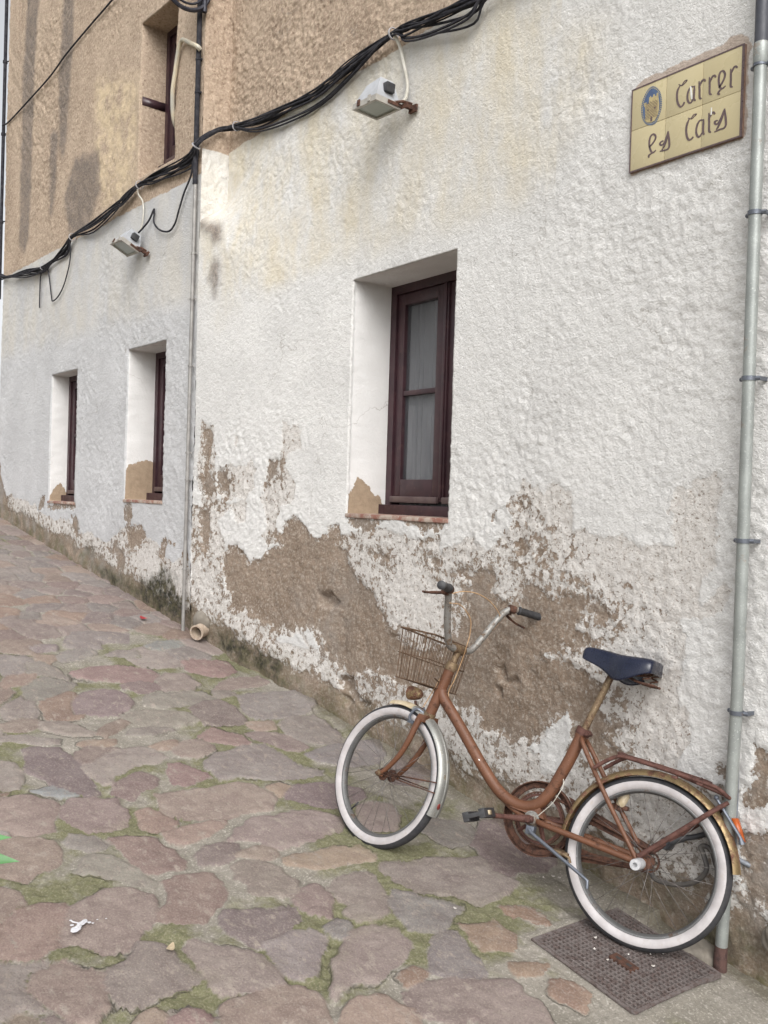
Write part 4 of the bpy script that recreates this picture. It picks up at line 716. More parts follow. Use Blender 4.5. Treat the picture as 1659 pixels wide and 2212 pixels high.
q = MB(); q.tube([(PX+.001, PY, 2.865), (PX+.001, PY, 2.872), (PX+.001, PY, 2.925), (PX+.001, PY, 2.935)], [.0205, .0235, .0235, .0215], 20); zt_(q).build('coupling', M['galv'], pp)
for z in (.817, 1.364, 1.879, 2.401, 2.868):
    q = MB(); q.lathe([(.0200, -.007), (.0225, -.007), (.0225, .007), (.0200, .007)], (PX, PY, z), (0, 0, 1), 24)
    for sx in (-1, 1): q.tube([(PX+sx*.018, PY+.004, z), (PX+sx*.034, PY+.010, z)], .0075, 8); q.box((PX+sx*.030-.004, PY+.008, z-.006), (PX+sx*.030+.004, .004, z+.006))
    zt_(q).build('clamp', M['bluegrey'], pp)
q = MB(); q.tube(spline([(PX-.016, -.016, .72), (PX-.012, -.018, .66), (PX-.010, -.018, .55), (PX-.010, -.018, .37), (PX-.002, -.016, .345), (PX+.03, .01, .325)], 4), .0085, 10)
own('thin_conduit', q, M['zincpipe'], 'thin blue-grey conduit behind the galvanised pipe, bending into the stone wall', 'conduit')

# left conduit at the corner
cp = empty('corner_conduit', lpt(-.02+.055, .57, .028)); tag(cp, 'thin grey conduit with clips running down the house corner to the ground', 'conduit')
def cpt(z, o=.026): return lpt(.030+(z-.57)*.001, z, o)
q = MB(); q.tube([cpt(z) for z in (.57, 1.2, 1.8, 2.4, 3.0, 3.43)], [.0115, .0115, .0115, .0115, .0125, .0125], 12)
q.tube([cpt(z, .022)+DL*.019 for z in (2.35, 2.6, 3.0, 3.43)], .007, 8); to_local(cp, q).build('conduit', M['conduit'], cp)
q = MB(); q.tube([cpt(z, .028) for z in (3.43, 3.7, 4.0, 4.3, 4.6)], .0165, 12); to_local(cp, q).build('upper_tube', M['cable'], cp)
for z in (.975, 1.547, 1.72, 2.274, 2.70, 2.99, 4.01, 4.22):
    q = MB(); c = cpt(z); rr = .0128 if z < 3.4 else .018
    q.lathe([(rr-.002, -.006), (rr+.003, -.006), (rr+.003, .006), (rr-.002, .006)], c, (0, 0, 1), 16); q.tube([c+DL*.02-NL*.01, c-DL*.024-NL*.01], .006, 8); to_local(cp, q).build('clip', M['conduit'] if z < 3.4 else M['cable'], cp)

# the bundle of black cables along both houses
cb = empty('cable_bundle', (-4.5, -.05, 3.7)); tag(cb, 'thick bundle of black cables sagging across both walls below the ochre storey', 'cables')
Rk = [(-5.43, 3.80), (-5.013, 3.722), (-4.578, 3.684), (-4.287, 3.676), (-4.023, 3.703), (-3.665, 3.722), (-3.554, 3.708), (-3.345, 3.674), (-3.089, 3.643), (-2.971, 3.631), (-2.5, 3.66), (-1.6, 3.70), (-.4, 3.68), (1.2, 3.72)]
Lk = [(4.0, 3.515), (3.72, 3.455), (3.192, 3.419), (2.80, 3.385), (2.599, 3.396), (2.279, 3.453), (2.129, 3.518), (1.693, 3.525), (1.255, 3.567), (1.092, 3.594), (.858, 3.624), (.635, 3.632), (.22, 3.614), (.03, 3.640)]
rr_ = random.Random(4)
for k in range(15):
    ph = rr_.uniform(0, 6.28); sp = .022 if k < 10 else .036; hang = 0 if k < 10 else rr_.uniform(.01, .065); pts = []
    for i, (s, z) in enumerate(Lk):
        fix = i in (1, 4, 6, 10); a = .4 if fix else 1.
        pts.append(lpt(s, z-hang*(0 if fix else .7)+a*sp*.6*sin(ph+i*1.1+k), .035+a*.018*cos(ph+i*.9+k*2)))
    pts.append(lpt(-.015, 3.665+.012*sin(ph), .05+.012*cos(ph))); pts.append(Vector((XC+.05+.01*sin(k), YC+.02, 3.735+.014*cos(ph))))
    for i, (x, z) in enumerate(Rk):
        fix = i in (0, 5, 9); a = .45 if fix else 1.
        pts.append(rw(x, z-hang*(0 if fix else 1.1)+a*sp*.7*sin(ph*1.3+i*1.2+k*1.7), .045+a*.018*cos(ph+i*.8+k)))
    q = MB(); q.tube(spline(pts, 5), rr_.choice([.0038, .0046, .0054, .0062]), 7, caps=False)
    to_local(cb, q).build('cable', M['cable'], cb)
for p, ax in ((rw(-5.30, 3.775, .045), (1, 0, -.25)), (rw(-3.66, 3.722, .045), (1, 0, 0)), (lpt(.858, 3.624, .035), tuple(DL)), (lpt(2.129, 3.512, .035), tuple(DL)), (lpt(2.80, 3.385, .035), tuple(DL)), (lpt(-.01, 3.655, .05), (.6, .2, .6))):
    q = MB(); q.lathe([(.026, -.004), (.030, -.004), (.030, .004), (.026, .004)], p, ax, 16); to_local(cb, q).build('cable_tie', M['tie'], cb)

def wire(name, pts, r, m, label, cat='cable', group=None, k=8):
    q = MB(); q.tube(spline(pts, k), r, 8); return own(name, q, M[m], label, cat, group)
wire('hanging_cable', [lpt(.03, 3.66, .05), lpt(.067, 3.612, .03), lpt(.092, 3.512, .025), lpt(.191, 3.409, .025), lpt(.25, 3.324, .025), lpt(.309, 3.238, .025), lpt(.396, 3.206, .025), lpt(.535, 3.244, .025), lpt(.633, 3.316, .022), lpt(.636, 3.395, .02), lpt(.640, 3.408, .02), lpt(.656, 3.40, .02), lpt(.72, 3.34, .025), lpt(.84, 3.27, .05)], .0065, 'cable', 'black cable drooping in a loop beside the upper lane floodlight', 'cable', 'loose cable loops')
wire('hanging_cable', [lpt(2.19, 3.52, .035), lpt(2.202, 3.364, .02), lpt(2.308, 3.184, .02), lpt(2.441, 3.091, .02), lpt(2.583, 3.062, .02), lpt(2.622, 3.106, .02), lpt(2.691, 3.285, .02), lpt(2.754, 3.38, .02), lpt(2.848, 3.384, .02), lpt(2.909, 3.321, .02), lpt(2.916, 3.20, .02), lpt(2.915, 3.05, .02)], .0055, 'cable', 'thin black cable hanging in a loop at the far left end of the bundle', 'cable', 'loose cable loops')
wire('diagonal_cable', [lpt(4.05, 4.97, .04), lpt(3.913, 4.975, .02), lpt(3.308, 5.003, .02), lpt(2.802, 5.035, .02), lpt(2.412, 5.095, .02), lpt(1.892, 5.140, .02), lpt(1.535, 5.165, .02), lpt(1.1, 5.21, .02), (XC-.3, YC-.03, 5.3)], .007, 'cable', 'single black cable crossing the ochre wall high up at the left')
wire('lamp_cable', [lpt(.88, 3.60, .04), lpt(.88, 3.561, .03), lpt(.826, 3.495, .02), lpt(.819, 3.377, .02), lpt(.84, 3.30, .03), lpt(.87, 3.275, .06)], .0055, 'whitecable', 'grimy white cable feeding the floodlight on the left house', 'cable', 'floodlight feed cables')
wire('lamp_cable', [rw(-3.654, 3.72, .05), rw(-3.640, 3.665, .02), rw(-3.60, 3.56, .02), rw(-3.568, 3.46, .02), rw(-3.560, 3.39, .03), rw(-3.545, 3.35, .06)], .0085, 'whitecable', 'pair of white cables feeding the floodlight above the big window', 'cable', 'floodlight feed cables')
wire('cream_pipe', [(XC-.005, YC-.03, 4.27), lpt(.016, 4.291, .05), lpt(.14, 4.36, .03), lpt(.235, 4.415, .03), lpt(.285, 4.42, .03), lpt(.325, 4.35, .03), lpt(.353, 4.25, .03), lpt(.385, 4.117, .03), lpt(.421, 3.967, .0), lpt(.45, 3.90, -.06), lpt(.47, 3.85, -.14)], .0145, 'creampipe', 'bent cream cable pipe from the corner into the upper window', 'cable pipe')

# wrought iron lamp bracket at the corner
lb = empty('lamp_bracket', (XC, YC, 4.45)); tag(lb, 'black wrought iron scroll bracket high on the house corner', 'bracket')
def lbp(a, b): return Vector((XC+.02, YC-.02-a, 4.55+b))
q = MB(); q.tube([lbp(0, -.05), lbp(0, .9)], .016, 10); to_local(lb, q).build('upright', M['iron'], lb)
q = MB(); q.tube([lbp(.125+.155*cos(t*2*pi/36), .085+.155*sin(t*2*pi/36)) for t in range(36)], .014, 8, closed=True)
q.tube([lbp(.125+.118*cos(t*2*pi/36), .085+.118*sin(t*2*pi/36)) for t in range(36)], .008, 6, closed=True); to_local(lb, q).build('ring', M['iron'], lb)
for k, (sx, r0_) in enumerate(((1, .085), (-1, .06))):
    q = MB(); q.tube([lbp(.125+sx*(.02)+sx*r0_*(1-t/60)*cos(t*.22+k), .085+r0_*(1-t/60)*sin(t*.22+k)) for t in range(52)], [.013*(1-t/90) for t in range(52)], 8); to_local(lb, q).build('scroll', M['iron'], lb)
q = MB(); q.tube([lbp(0, .30), lbp(.32, .34), lbp(.6, .34)], .012, 8); q.tube([lbp(.0, .02), lbp(.06, .05), lbp(.10, .03), lbp(.08, .0)], .008, 8); to_local(lb, q).build('arm', M['iron'], lb)

# floodlights
def floodlight(loc, rz, tiltx, tilty, label, reach):
    e = empty('floodlight', loc, rz); tag(e, label, 'floodlight', 'floodlights on the house walls')
    T = Matrix.Rotation(tilty, 4, 'Y') @ Matrix.Rotation(tiltx, 4, 'X')
    a, b = .097, .074
    def f(mb): return mb.xform(lambda p: T @ p)
    q = MB(); q.hull([(-a*.95, -b*.95, .018), (a*.95, -b*.95, .018), (a*.95, b*.95, .018), (-a*.95, b*.95, .018)], [(-a*.52, -b*.50, .110), (a*.62, -b*.50, .120), (a*.62, b*.55, .120), (-a*.52, b*.55, .110)])
    q.hull([(-a*.52, -b*.50, .1101), (a*.62, -b*.50, .1201), (a*.62, b*.55, .1201), (-a*.52, b*.55, .1101)], [(-a*.40, -b*.36, .118), (a*.50, -b*.36, .128), (a*.50, b*.42, .128), (-a*.40, b*.42, .118)])
    f(q).build('housing', M['lampgrey'], e)
    q = MB(); w = .013
    for x0, x1, y0, y1 in ((-a, a, -b, -b+w), (-a, a, b-w, b), (-a, -a+w, -b+w, b-w), (a-w, a, -b+w, b-w)): q.box((x0, y0, -.008), (x1, y1, .020))
    f(q).build('bezel', M['lampbezel'], e, False)
    q = MB(); q.box((-a+w-.001, -b+w-.001, .000), (a-w+.001, b-w+.001, .004)); f(q).build('glass', M['lampglass'], e, False)
    for sx in (-1, 1):
        q = MB(); q.box((sx*a*.45-.010, -b-.006, -.003), (sx*a*.45+.010, -b-.0005, .026)); f(q).build('clip', M['dark_rust'] if sx < 0 else M['lampbezel'], e, False)
    q = MB(); q.box((a*.60+.002, -.024, .050), (a*.60+.045, .026, .096), bev=.006); f(q).build('junction_box', M['black'], e)
    q = MB(); y1 = reach
    q.box((a+.002, -.006, .0), (a+.006, y1*.62, .015)); q.box((a-.02, y1*.62-.003, -.004), (a+.045, y1*.62+.001, .018)); q.box((a+.02, y1*.62, -.002), (a+.040, y1-.002, .016)); q.box((a+.005, y1-.008, -.012), (a+.06, y1+.004, .022))
    q.tube([(a-.01, .04, .020), (a+.02, .07, .026), (a+.03, y1-.01, .026)], .007, 8)
    f(q).build('bracket', M['dark_rust'], e, False); return e
floodlight((-3.655, -.135, 3.335), 0, radians(-4), radians(3), 'pale grey floodlight facing down above the big window', .125)
floodlight(lpt(.86, 3.165, .13), DA, radians(-26), radians(2), 'pale grey floodlight on the left house wall under the cables', .115)

# clay drain spout
sp = empty('drain_spout', (-5.37, -.14, .62)); tag(sp, 'short pale clay drainpipe poking out at the foot of the corner', 'drain spout')
A0 = Vector((-5.42, .0, .645)); A1 = Vector((-5.288, -.228, .598)); ax = (A1-A0).normalized(); L = (A1-A0).length
q = MB(); q.lathe([(.046, 0), (.045, L*.7), (.044, L-.012), (.048, L-.010), (.048, L), (.038, L), (.036, L*.5), (.035, 0)], A0, ax, 28); to_local(sp, q).build('spout', M['clay'], sp)
q = MB(); q.lathe([(.0001, .05), (.0355, .05), (.0355, .06), (.0001, .06)], A0, ax, 20); to_local(sp, q).build('inside', M['claydark'], sp)
q = MB(); q.ball((-5.365, -.150, .655), .085, 10, 0, (1.1, .6, .85)); to_local(sp, q).build('mortar_collar', M['stonegrey'], sp)

# stray dark pole at the very end of the left house
ed = empty('downpipe', EL+DL*.04+Vector((0, 0, 3.2))); tag(ed, 'dark downpipe with brackets on the far left edge of the house', 'pipe')
q = MB(); q.tube([EL+DL*.05+NL*.02+Vector((0, 0, z)) for z in (3.3, 4.5, 5.6, 7.0)], .016, 10); to_local(ed, q).build('pipe', M['cable'], ed)
for z in (4.05, 4.9, 5.6):
    q = MB(); q.lathe([(.014, -.012), (.022, -.012), (.022, .012), (.014, .012)], EL+DL*.05+NL*.02+Vector((0, 0, z)), (0, 0, 1), 14); q.tube([EL+DL*.05+NL*.02+Vector((0, 0, z)), EL-DL*.03-NL*.02+Vector((0, 0, z))], .006, 6); to_local(ed, q).build('bracket', M['cable'], ed)

# ------------------------------------------------------------------ things on the ground
gr = empty('drain_grate', ((GR[0]+GR[1])/2, (GR[2]+GR[3])/2, float(G((GR[0]+GR[1])/2, -.3)))); tag(gr, 'square rusty iron drain grate set in the paving under the rear wheel', 'drain grate')
def gz(x, y): return float(G(x, -.3))-.003
def gsl(mb): return mb.xform(lambda p: Vector((p.x, p.y, p.z+gz(p.x, p.y)))-Vector(gr.location))
q = MB(); gx0, gx1, gy0, gy1 = GR; w = .012
q.box((gx0, gy0, -.012), (gx1, gy0+w, .003)); q.box((gx0, gy1-w, -.012), (gx1, gy1, .003)); q.box((gx0, gy0+w, -.012), (gx0+w, gy1-w, .003)); q.box((gx1-w, gy0+w, -.012), (gx1, gy1-w, .003)); gsl(q).build('rim', M['grate'], gr, False)
q = MB(); nb = 22
for i in range(nb):
    y = gy0+w+(gy1-gy0-2*w)*(i+.5)/nb; q.box((gx0+w, y-.0030, -.014), (gx1-w, y+.0030, .0015))
nc = 24
for i in range(nc):
    x = gx0+w+(gx1-gx0-2*w)*(i+.5)/nc; q.box((x-.0026, gy0+w, -.013), (x+.0026, gy1-w, .0002))
gsl(q).build('lattice', M['grate'], gr, False)
q = MB(); q.box((gx0+.004, gy0+.004, -.016), (gx1-.004, gy1-.004, -.0145)); gsl(q).build('silt', M['dark'], gr, False)
mx, my = (gx0+gx1)/2+.02, (gy0+gy1)/2-.03
q = MB(); q.box((mx-.045, my-.02, -.008), (mx+.045, my+.02, .0028), bev=.002); q.box((mx-.03, my-.006, .0029), (mx-.012, my+.006, .0034), 1); q.box((mx+.012, my-.006, .0029), (mx+.03, my+.006, .0034), 1); gsl(q).build('lifting_plate', [M['dark_rust'], M['dark']], gr, False)

def rock(name, c, s, seed, label, m='stonegrey', n=4):
    bm = bmesh.new(); bmesh.ops.create_icosphere(bm, subdivisions=n, radius=1)
    r = random.Random(seed); o = [r.uniform(-9, 9) for _ in range(3)]
    for v in bm.verts:
        d = v.co.normalized(); k = 1+.28*float(fbm(np.array([d.x*1.6+o[0]+d.z]), np.array([d.y*1.6+o[1]-d.z*.7]), 4, seed)[0])
        e = Vector((abs(d.x)**.8*(1 if d.x > 0 else -1), abs(d.y)**.8*(1 if d.y > 0 else -1), abs(d.z)**.7*(1 if d.z > 0 else -1)))
        v.co = Vector((c[0]+e.x*s[0]*k, c[1]+e.y*s[1]*k, c[2]+e.z*s[2]*k))
    me = bpy.data.meshes.new(name); bm.to_mesh(me); bm.free(); o_ = link(name, me, M[m]); tag(o_, label, 'stone'); return o_
rock('kerb_stone', (-1.815, -.055, -.005), (.085, .055, .045), 2, 'rough grey stone wedged between the grate and the pipe foot')
rock('footing_stone', (-1.52, -.012, .14), (.07, .05, .05), 5, 'rough brown stone sticking out of the wall right of the pipe')
wire('black_hose', [Vector((-2.06, -.02, .235)), Vector((-2.007, -.035, .199)), Vector((-1.976, -.04, .18)), Vector((-1.906, -.04, .187)), Vector((-1.835, -.04, .217)), Vector((-1.794, -.04, .255)), Vector((-1.78, -.04, .289)), Vector((-1.795, -.04, .328)), Vector((-1.808, -.035, .345)), Vector((-1.79, -.03, .352)), Vector((-1.768, -.03, .34)), Vector((-1.760, -.02, .30)), Vector((-1.762, .01, .26))], .0085, 'hose', 'dark grey hose looped against the wall behind the rear wheel', 'hose')

# splash, straw leaf, petals
def gpt(x, y, dz=.0): return Vector((x, y, float(G(x, y))+.012+dz))
q = MB(); c0 = (-2.754, -1.767)
for dx, dy, r in ((0, 0, .012), (.012, -.012, .010), (-.006, .012, .010), (.02, -.022, .015), (.027, -.028, .012), (-.012, .016, .007), (-.004, -.026, .006), (.004, .024, .006), (.012, .032, .004), (.0, .05, .003), (.006, .075, .003), (-.03, -.022, .004)):
    q.ball(gpt(c0[0]+dx, c0[1]+dy, .002), r, 6, 0, (1, 1, .22))
q.tube([gpt(c0[0]-.006, c0[1]+.01, .003), gpt(c0[0]+.02, c0[1]-.022, .004)], .006, 6); q.tube([gpt(c0[0], c0[1], .002), gpt(c0[0]-.018, c0[1]-.018, .002), gpt(c0[0]-.03, c0[1]-.022, .002)], .002, 5)
own('bird_dropping', q, M['dropping'], 'white bird dropping splashed on a big stone at the lower left', 'bird dropping')
def scrap(name, x, y, s, a, m, label, cat, group=None, curl=.3, z=.003):
    q = MB(); n = 5; vs = []; fs = []
    for i in range(n+1):
        t = i/n; w = s*.32*sin(pi*(.08+.84*t)); zz = s*curl*(t-.5)**2*2+z
        for k in (-1, 1):
            px = (t-.5)*s; vs.append(gpt(x+px*cos(a)-k*w*sin(a), y+px*sin(a)+k*w*cos(a), zz+.15*abs(w)))
    b = len(vs); vs += [v-Vector((0, 0, .0012)) for v in vs]
    for i in range(n): fs += [(2*i, 2*i+1, 2*i+3, 2*i+2), (b+2*i, b+2*i+2, b+2*i+3, b+2*i+1), (2*i, 2*i+2, b+2*i+2, b+2*i), (2*i+1, b+2*i+1, b+2*i+3, 2*i+3)]
    fs += [(0, b, b+1, 1), (2*n, 2*n+1, b+2*n+1, b+2*n)]
    q.add(vs, fs); return own(name, q, M[m], label, cat, group)
scrap('dry_leaf', -2.517, -1.582, .036, 2.3, 'dryleaf', 'curled straw-coloured leaf in the moss at the lower left', 'leaf', None, .5, .004)
scrap('red_petal', -5.761, -.38, .06, .4, 'redpetal', 'small red petal on the stones in front of the clay spout', 'petal')
rp = random.Random(9)
for k in range(20):
    if k < 9: x, y = rp.uniform(-2.02, -1.70), rp.uniform(-.42, -.12)
    elif k < 17: x, y = rp.uniform(-2.35, -1.85), rp.uniform(-.22, -.08)
    else: x, y = rp.uniform(-2.35, -1.62), rp.uniform(-.95, -.14)
    ing = GR[0] < x < GR[1] and GR[2] < y < GR[3]
    scrap('fallen_petal', x, y, rp.uniform(.007, .014), rp.uniform(0, 6), 'petal', 'tiny white petal scattered on the paving round the drain grate', 'petal', 'white petals round the grate', .5, -.005 if ing else .002)

# green plant at the left margin
PB = Vector((-2.07, -2.37, float(G(-2.07, -2.37))))
pl = empty('leafy_plant', PB); tag(pl, 'fresh green leafy plant reaching in at the left edge', 'plant')
def leaf(base, d, L, w, droop, upv=Vector((.75, -.25, .6))):
    d = Vector(d).normalized(); sd_ = d.cross(upv).normalized(); q = MB(); n = 12; vs = []; fs = []
    for i in range(n+1):
        t = i/n; ww = w*sin(pi*min(1, (.06+.94*t)**.8))*(1 if t < 1 else 0); c = Vector(base)+d*L*t+Vector((0, 0, -droop*L*t*t)); lift = .18*ww
        vs += [c+sd_*ww+Vector((0, 0, lift)), c+sd_*ww*.5+Vector((0, 0, lift*.3)), c, c-sd_*ww*.5+Vector((0, 0, lift*.3)), c-sd_*ww+Vector((0, 0, lift))]
    for i in range(n):
        for k in range(4): fs.append((5*i+k, 5*i+k+1, 5*i+6+k, 5*i+5+k))
    q.add(vs, fs); return q
q = MB(); q.tube(spline([PB, PB+Vector((-.01, -.005, .25)), PB+Vector((.012, .012, .5)), PB+Vector((.005, .02, .68)), PB+Vector((.0, .03, .86))], 5), [.007]*20+[.003], 8); to_local(pl, q).build('stem', M['stem'], pl)
def lf(b, tip, w, dr):
    b = PB+Vector(b); tip = Vector(tip); d = tip-b; L = d.length; d.z += dr*L; to_local(pl, leaf(b, d, d.length, w, dr)).build('leaf', M['leaf'], pl)
lf((.006, .018, .66), (-1.962, -2.185, .744), .020, .15); lf((.005, .018, .63), (-1.952, -2.172, .695), .025, .18)
for k in range(13):
    a = k*2.4+1.2; hh = .30+.045*k; L = .17-.005*k; dx, dy = cos(a), sin(a)
    if dx*.6+dy*.8 > .2: continue
    lf((.006, .014, hh), PB+Vector((dx*L, dy*L, hh+.02)), .024, .35)
# ------------------------------------------------------------------ the bicycle (local: x forward, y to its left, z up from the rear contact)
RC = Vector((-1.91, -.188, .2925)); FC = Vector((-2.845, -.568, .3985)); WB = (FC-RC).length
E1 = (FC-RC).normalized(); hx = Vector((E1.x, E1.y, 0)).normalized(); n0 = Vector((-hx.y, hx.x, 0)); n0 = n0 if n0.y > 0 else -n0
LEAN = radians(14.9); UPL = Vector((0, 0, 1))*cos(LEAN)+n0*sin(LEAN); E2 = UPL.cross(E1).normalized(); E3 = E1.cross(E2)
RW_ = .273; BM = Matrix((E1, E2, E3)).transposed().to_4x4(); BM.translation = RC-E3*RW_
bike = empty('bicycle', mat=BM); tag(bike, 'rusty orange-brown bicycle with basket and white-walled tyres leaning on the pipe', 'bicycle')
H = RW_
AX = Vector((.886, 0, .291+H)); AU = Vector((-.05, 0, .242)).normalized(); SM = Matrix.Translation(AX) @ Matrix.Rotation(radians(-14.5), 4, AU) @ Matrix.Translation(-AX)
def steer(mb): return mb.xform(lambda p: SM @ p)
def P(s, o, t): return Vector((s, o, t+H))
def bb(mb, name, m, parent=None, st=False, **k):
    if st: steer(mb)
    return mb.build(name, [M[x] for x in m] if isinstance(m, (list, tuple)) else M[m], parent or bike, **k)

def wheel(c, st, hubw, flip):
    q = MB(); q.lathe([(.2290, -.0160), (.2310, -.0150), (.2310, .0150), (.2290, .0160), (.2245, .0150), (.2185, .007), (.2175, 0), (.2185, -.007), (.2245, -.0150)], c, (0, 1, 0), 72)
    w_ = bb(q, 'wheel', 'rim', None, st)
    # tyre: black tread, broad white band on each side
    prof = []; mats = []
    for k in range(36):
        a = 2*pi*k/36; r = .2490+.0240*cos(a); o = .0225*sin(a)
        if .2303 < r < .2580: o *= 1.03
        prof.append((r, o))
    for k in range(36):
        rm = (prof[k][0]+prof[(k+1) % 36][0])/2; mats.append(1 if .2300 < rm < .2580 else 0)
    q = MB(); q.lathe(prof, c, (0, 1, 0), 84, mats=mats); bb(q, 'tyre', ['rubber', 'whitewall'], w_, st)
    q = MB(); q.lathe([(.0055, -hubw-.012), (.0055, -hubw), (.012, -hubw), (.012, -hubw*.72), (.024, -hubw*.70), (.024, -hubw*.60), (.011, -hubw*.55), (.011, hubw*.55), (.024, hubw*.60), (.024, hubw*.70), (.012, hubw*.72), (.012, hubw), (.0055, hubw), (.0055, hubw+.012)], c, (0, 1, 0), 20, closed=False); bb(q, 'hub', 'dark_rust', w_, st)
    ns = 28
    for k in range(ns):
        sd_ = 1 if k % 2 else -1; a = 2*pi*k/ns; lead = (1 if (k//2) % 2 else -1)*1.15
        h = Vector(c)+Vector((.0225*cos(a+lead), sd_*hubw*.65, .0225*sin(a+lead))); r = Vector(c)+Vector((.218*cos(a), sd_*.002, .218*sin(a)))
        q = MB(); q.tube([h, r], .0009, 5); bb(q, 'spoke', 'spoke', w_, st)
    q = MB(); a = -.9 if not flip else 2.2; q.tube([Vector(c)+Vector((.218*cos(a), 0, .218*sin(a))), Vector(c)+Vector((.175*cos(a), 0, .175*sin(a)))], [.003, .0035], 8); bb(q, 'valve', 'black', w_, st)
    return w_
wheel(P(0, 0, 0), False, .045, True); wheel(P(WB, 0, 0), True, .040, False)

# frame: one bent main tube, twin stays
main = [(.866, .366), (.850, .338), (.764, .262), (.681, .184), (.623, .131), (.564, .083), (.516, .058), (.470, .048), (.430, .053), (.397, .072), (.374, .103), (.355, .145), (.339, .194), (.321, .252), (.303, .325), (.296, .352)]
q = MB(); q.tube(spline([P(s, 0, t) for s, t in main], 4), .0208, 18)
ht = AU; hb = P(.8915, 0, .262); htp = P(.851, 0, .458); q.tube([hb, hb+(htp-hb)*.5, htp], .0208, 18)
q.tube([P(.302, 0, .335), P(.294, 0, .366)], .0225, 16); q.tube([P(.398, -.036, .020), P(.398, .038, .020)], .0215, 18)
q.hull([P(.49, -.018, .035), P(.49, .018, .035), P(.36, .018, .03), P(.36, -.018, .03)], [P(.49, -.012, .052), P(.49, .012, .052), P(.39, .012, .072), P(.39, -.012, .072)])
q.tube(spline([P(.56, 0, .070), P(.48, 0, .028), P(.40, 0, .012)], 4), [.010]*8+[.012], 12)
for sd_ in (1, -1):
    q.tube(spline([P(.385, sd_*.022, .018), P(.345, sd_*.048, .016), (P(.20, sd_*.056, .010)), P(.03, sd_*.060, .0)], 5), .0105, 12)
    q.tube(spline([P(.290, sd_*.016, .335), P(.268, sd_*.038, .305), P(.15, sd_*.052, .160), P(.018, sd_*.060, .008)], 5), .0082, 12)
    q.hull([P(.035, sd_*.057, -.014), P(.035, sd_*.057, .022), P(-.016, sd_*.057, .016), P(-.016, sd_*.057, -.014)], [P(.035, sd_*.063, -.014), P(.035, sd_*.063, .022), P(-.016, sd_*.063, .016), P(-.016, sd_*.063, -.014)])
    q.tube([P(.352, sd_*.05, .014), P(.352, -sd_*.0, .014)], .006, 8)
fr = bb(q, 'frame', 'frame')
# paint losses on the tubes
q = MB(); q.ball(P(.646, .0185, .158), .0042, 6, 0, (1.4, .4, 1)); q.ball(P(.652, .0175, .163), .003, 6, 0, (1.2, .5, 1)); bb(q, 'bare_spot', 'scratch', fr)
q = MB(); q.lathe([(.0205, -.010), (.0245, -.010), (.0255, 0), (.0245, .012), (.0205, .012)], htp, AU, 24); bb(q, 'headset_cup', 'brass', fr)
q = MB(); q.lathe([(.0205, -.012), (.0235, -.010), (.0235, .010), (.0205, .010)], hb, AU, 24); bb(q, 'headset_cup', 'brass', fr)
q = MB(); q.lathe([(.0005, -.052), (.012, -.052), (.020, -.046), (.024, -.036), (.0275, -.036), (.0275, -.030), (.0215, -.030)], P(.398, 0, .020), (0, -1, 0), 24, closed=False); bb(q, 'bottom_bracket_cup', 'chrome', fr)

# fork, steered
q = MB(); crown = P(.8975, 0, .243)
q.hull([crown+Vector((-.020, -.047, -.012)), crown+Vector((-.020, .047, -.012)), crown+Vector((.020, .047, -.012)), crown+Vector((.020, -.047, -.012))], [crown+Vector((-.024, -.036, .016)), crown+Vector((-.024, .036, .016)), crown+Vector((.016, .036, .016)), crown+Vector((.016, -.036, .016))])
for sd_ in (1, -1):
    pts = [(.897, .044, .240), (.906, .047, .20), (.917, .048, .152), (.938, .047, .098), (.966, .046, .054), (.996, .046, .016), (WB, .046, .0)]
    q.tube(spline([P(s, sd_*o, t) for s, o, t in pts], 4), [.0132-.005*(k/24) for k in range(25)], 12)
    q.hull([P(WB+.012, sd_*.043, -.012), P(WB+.012, sd_*.043, .012), P(WB-.018, sd_*.043, .012), P(WB-.018, sd_*.043, -.008)], [P(WB+.012, sd_*.049, -.012), P(WB+.012, sd_*.049, .012), P(WB-.018, sd_*.049, .012), P(WB-.018, sd_*.049, -.008)])
fk = bb(q, 'fork', 'frame', None, True)
q = MB()
for sd_ in (1, -1): q.lathe([(.0005, .010), (.007, .010), (.011, .004), (.011, -.002), (.0005, -.002)], P(WB, sd_*.054, 0), (0, sd_, 0), 8, closed=False); q.ball(P(WB, sd_*.066, .0), .006, 6)
bb(q, 'axle_nut', 'brass', fk, True)

# stem, handlebar
clamp = P(.838, 0, .533)
q = MB(); q.tube([htp+AU*.012, htp+AU*.030, clamp-AU*.012], [.0135, .0135, .0145], 16); q.tube([clamp+Vector((0, -.030, .0)), clamp+Vector((0, .030, 0))], .0185, 16); q.lathe([(.0005, .0), (.013, 0), (.013, .014), (.009, .018), (.0005, .018)], htp+AU*.062+Vector((.0, 0, 0)), AU, 8, closed=False)
q.lathe([(.0135, .010), (.0235, .010), (.0235, .022), (.0135, .024)], htp, AU, 16)
bb(q, 'stem', 'brass', None, True)
q = MB(); half = [(.838, 0, .533), (.836, .045, .533), (.832, .072, .545), (.826, .098, .580), (.818, .128, .630), (.806, .158, .685), (.794, .182, .722), (.780, .208, .738), (.766, .235, .738), (.744, .292, .735)]
ROLL = Matrix.Translation(clamp) @ Matrix.Rotation(radians(-4.5), 4, 'X') @ Matrix.Translation(-clamp)      # the bar has slipped a little to one side
half[-1] = (.728, .294, .735)
full = [ROLL @ p for p in [P(s, -o, t) for s, o, t in half[::-1]]+[P(s, o, t) for s, o, t in half[1:]]]
q.tube(spline(full, 5), .0132, 14); hbm = bb(q, 'handlebar', 'chrome', None, True)
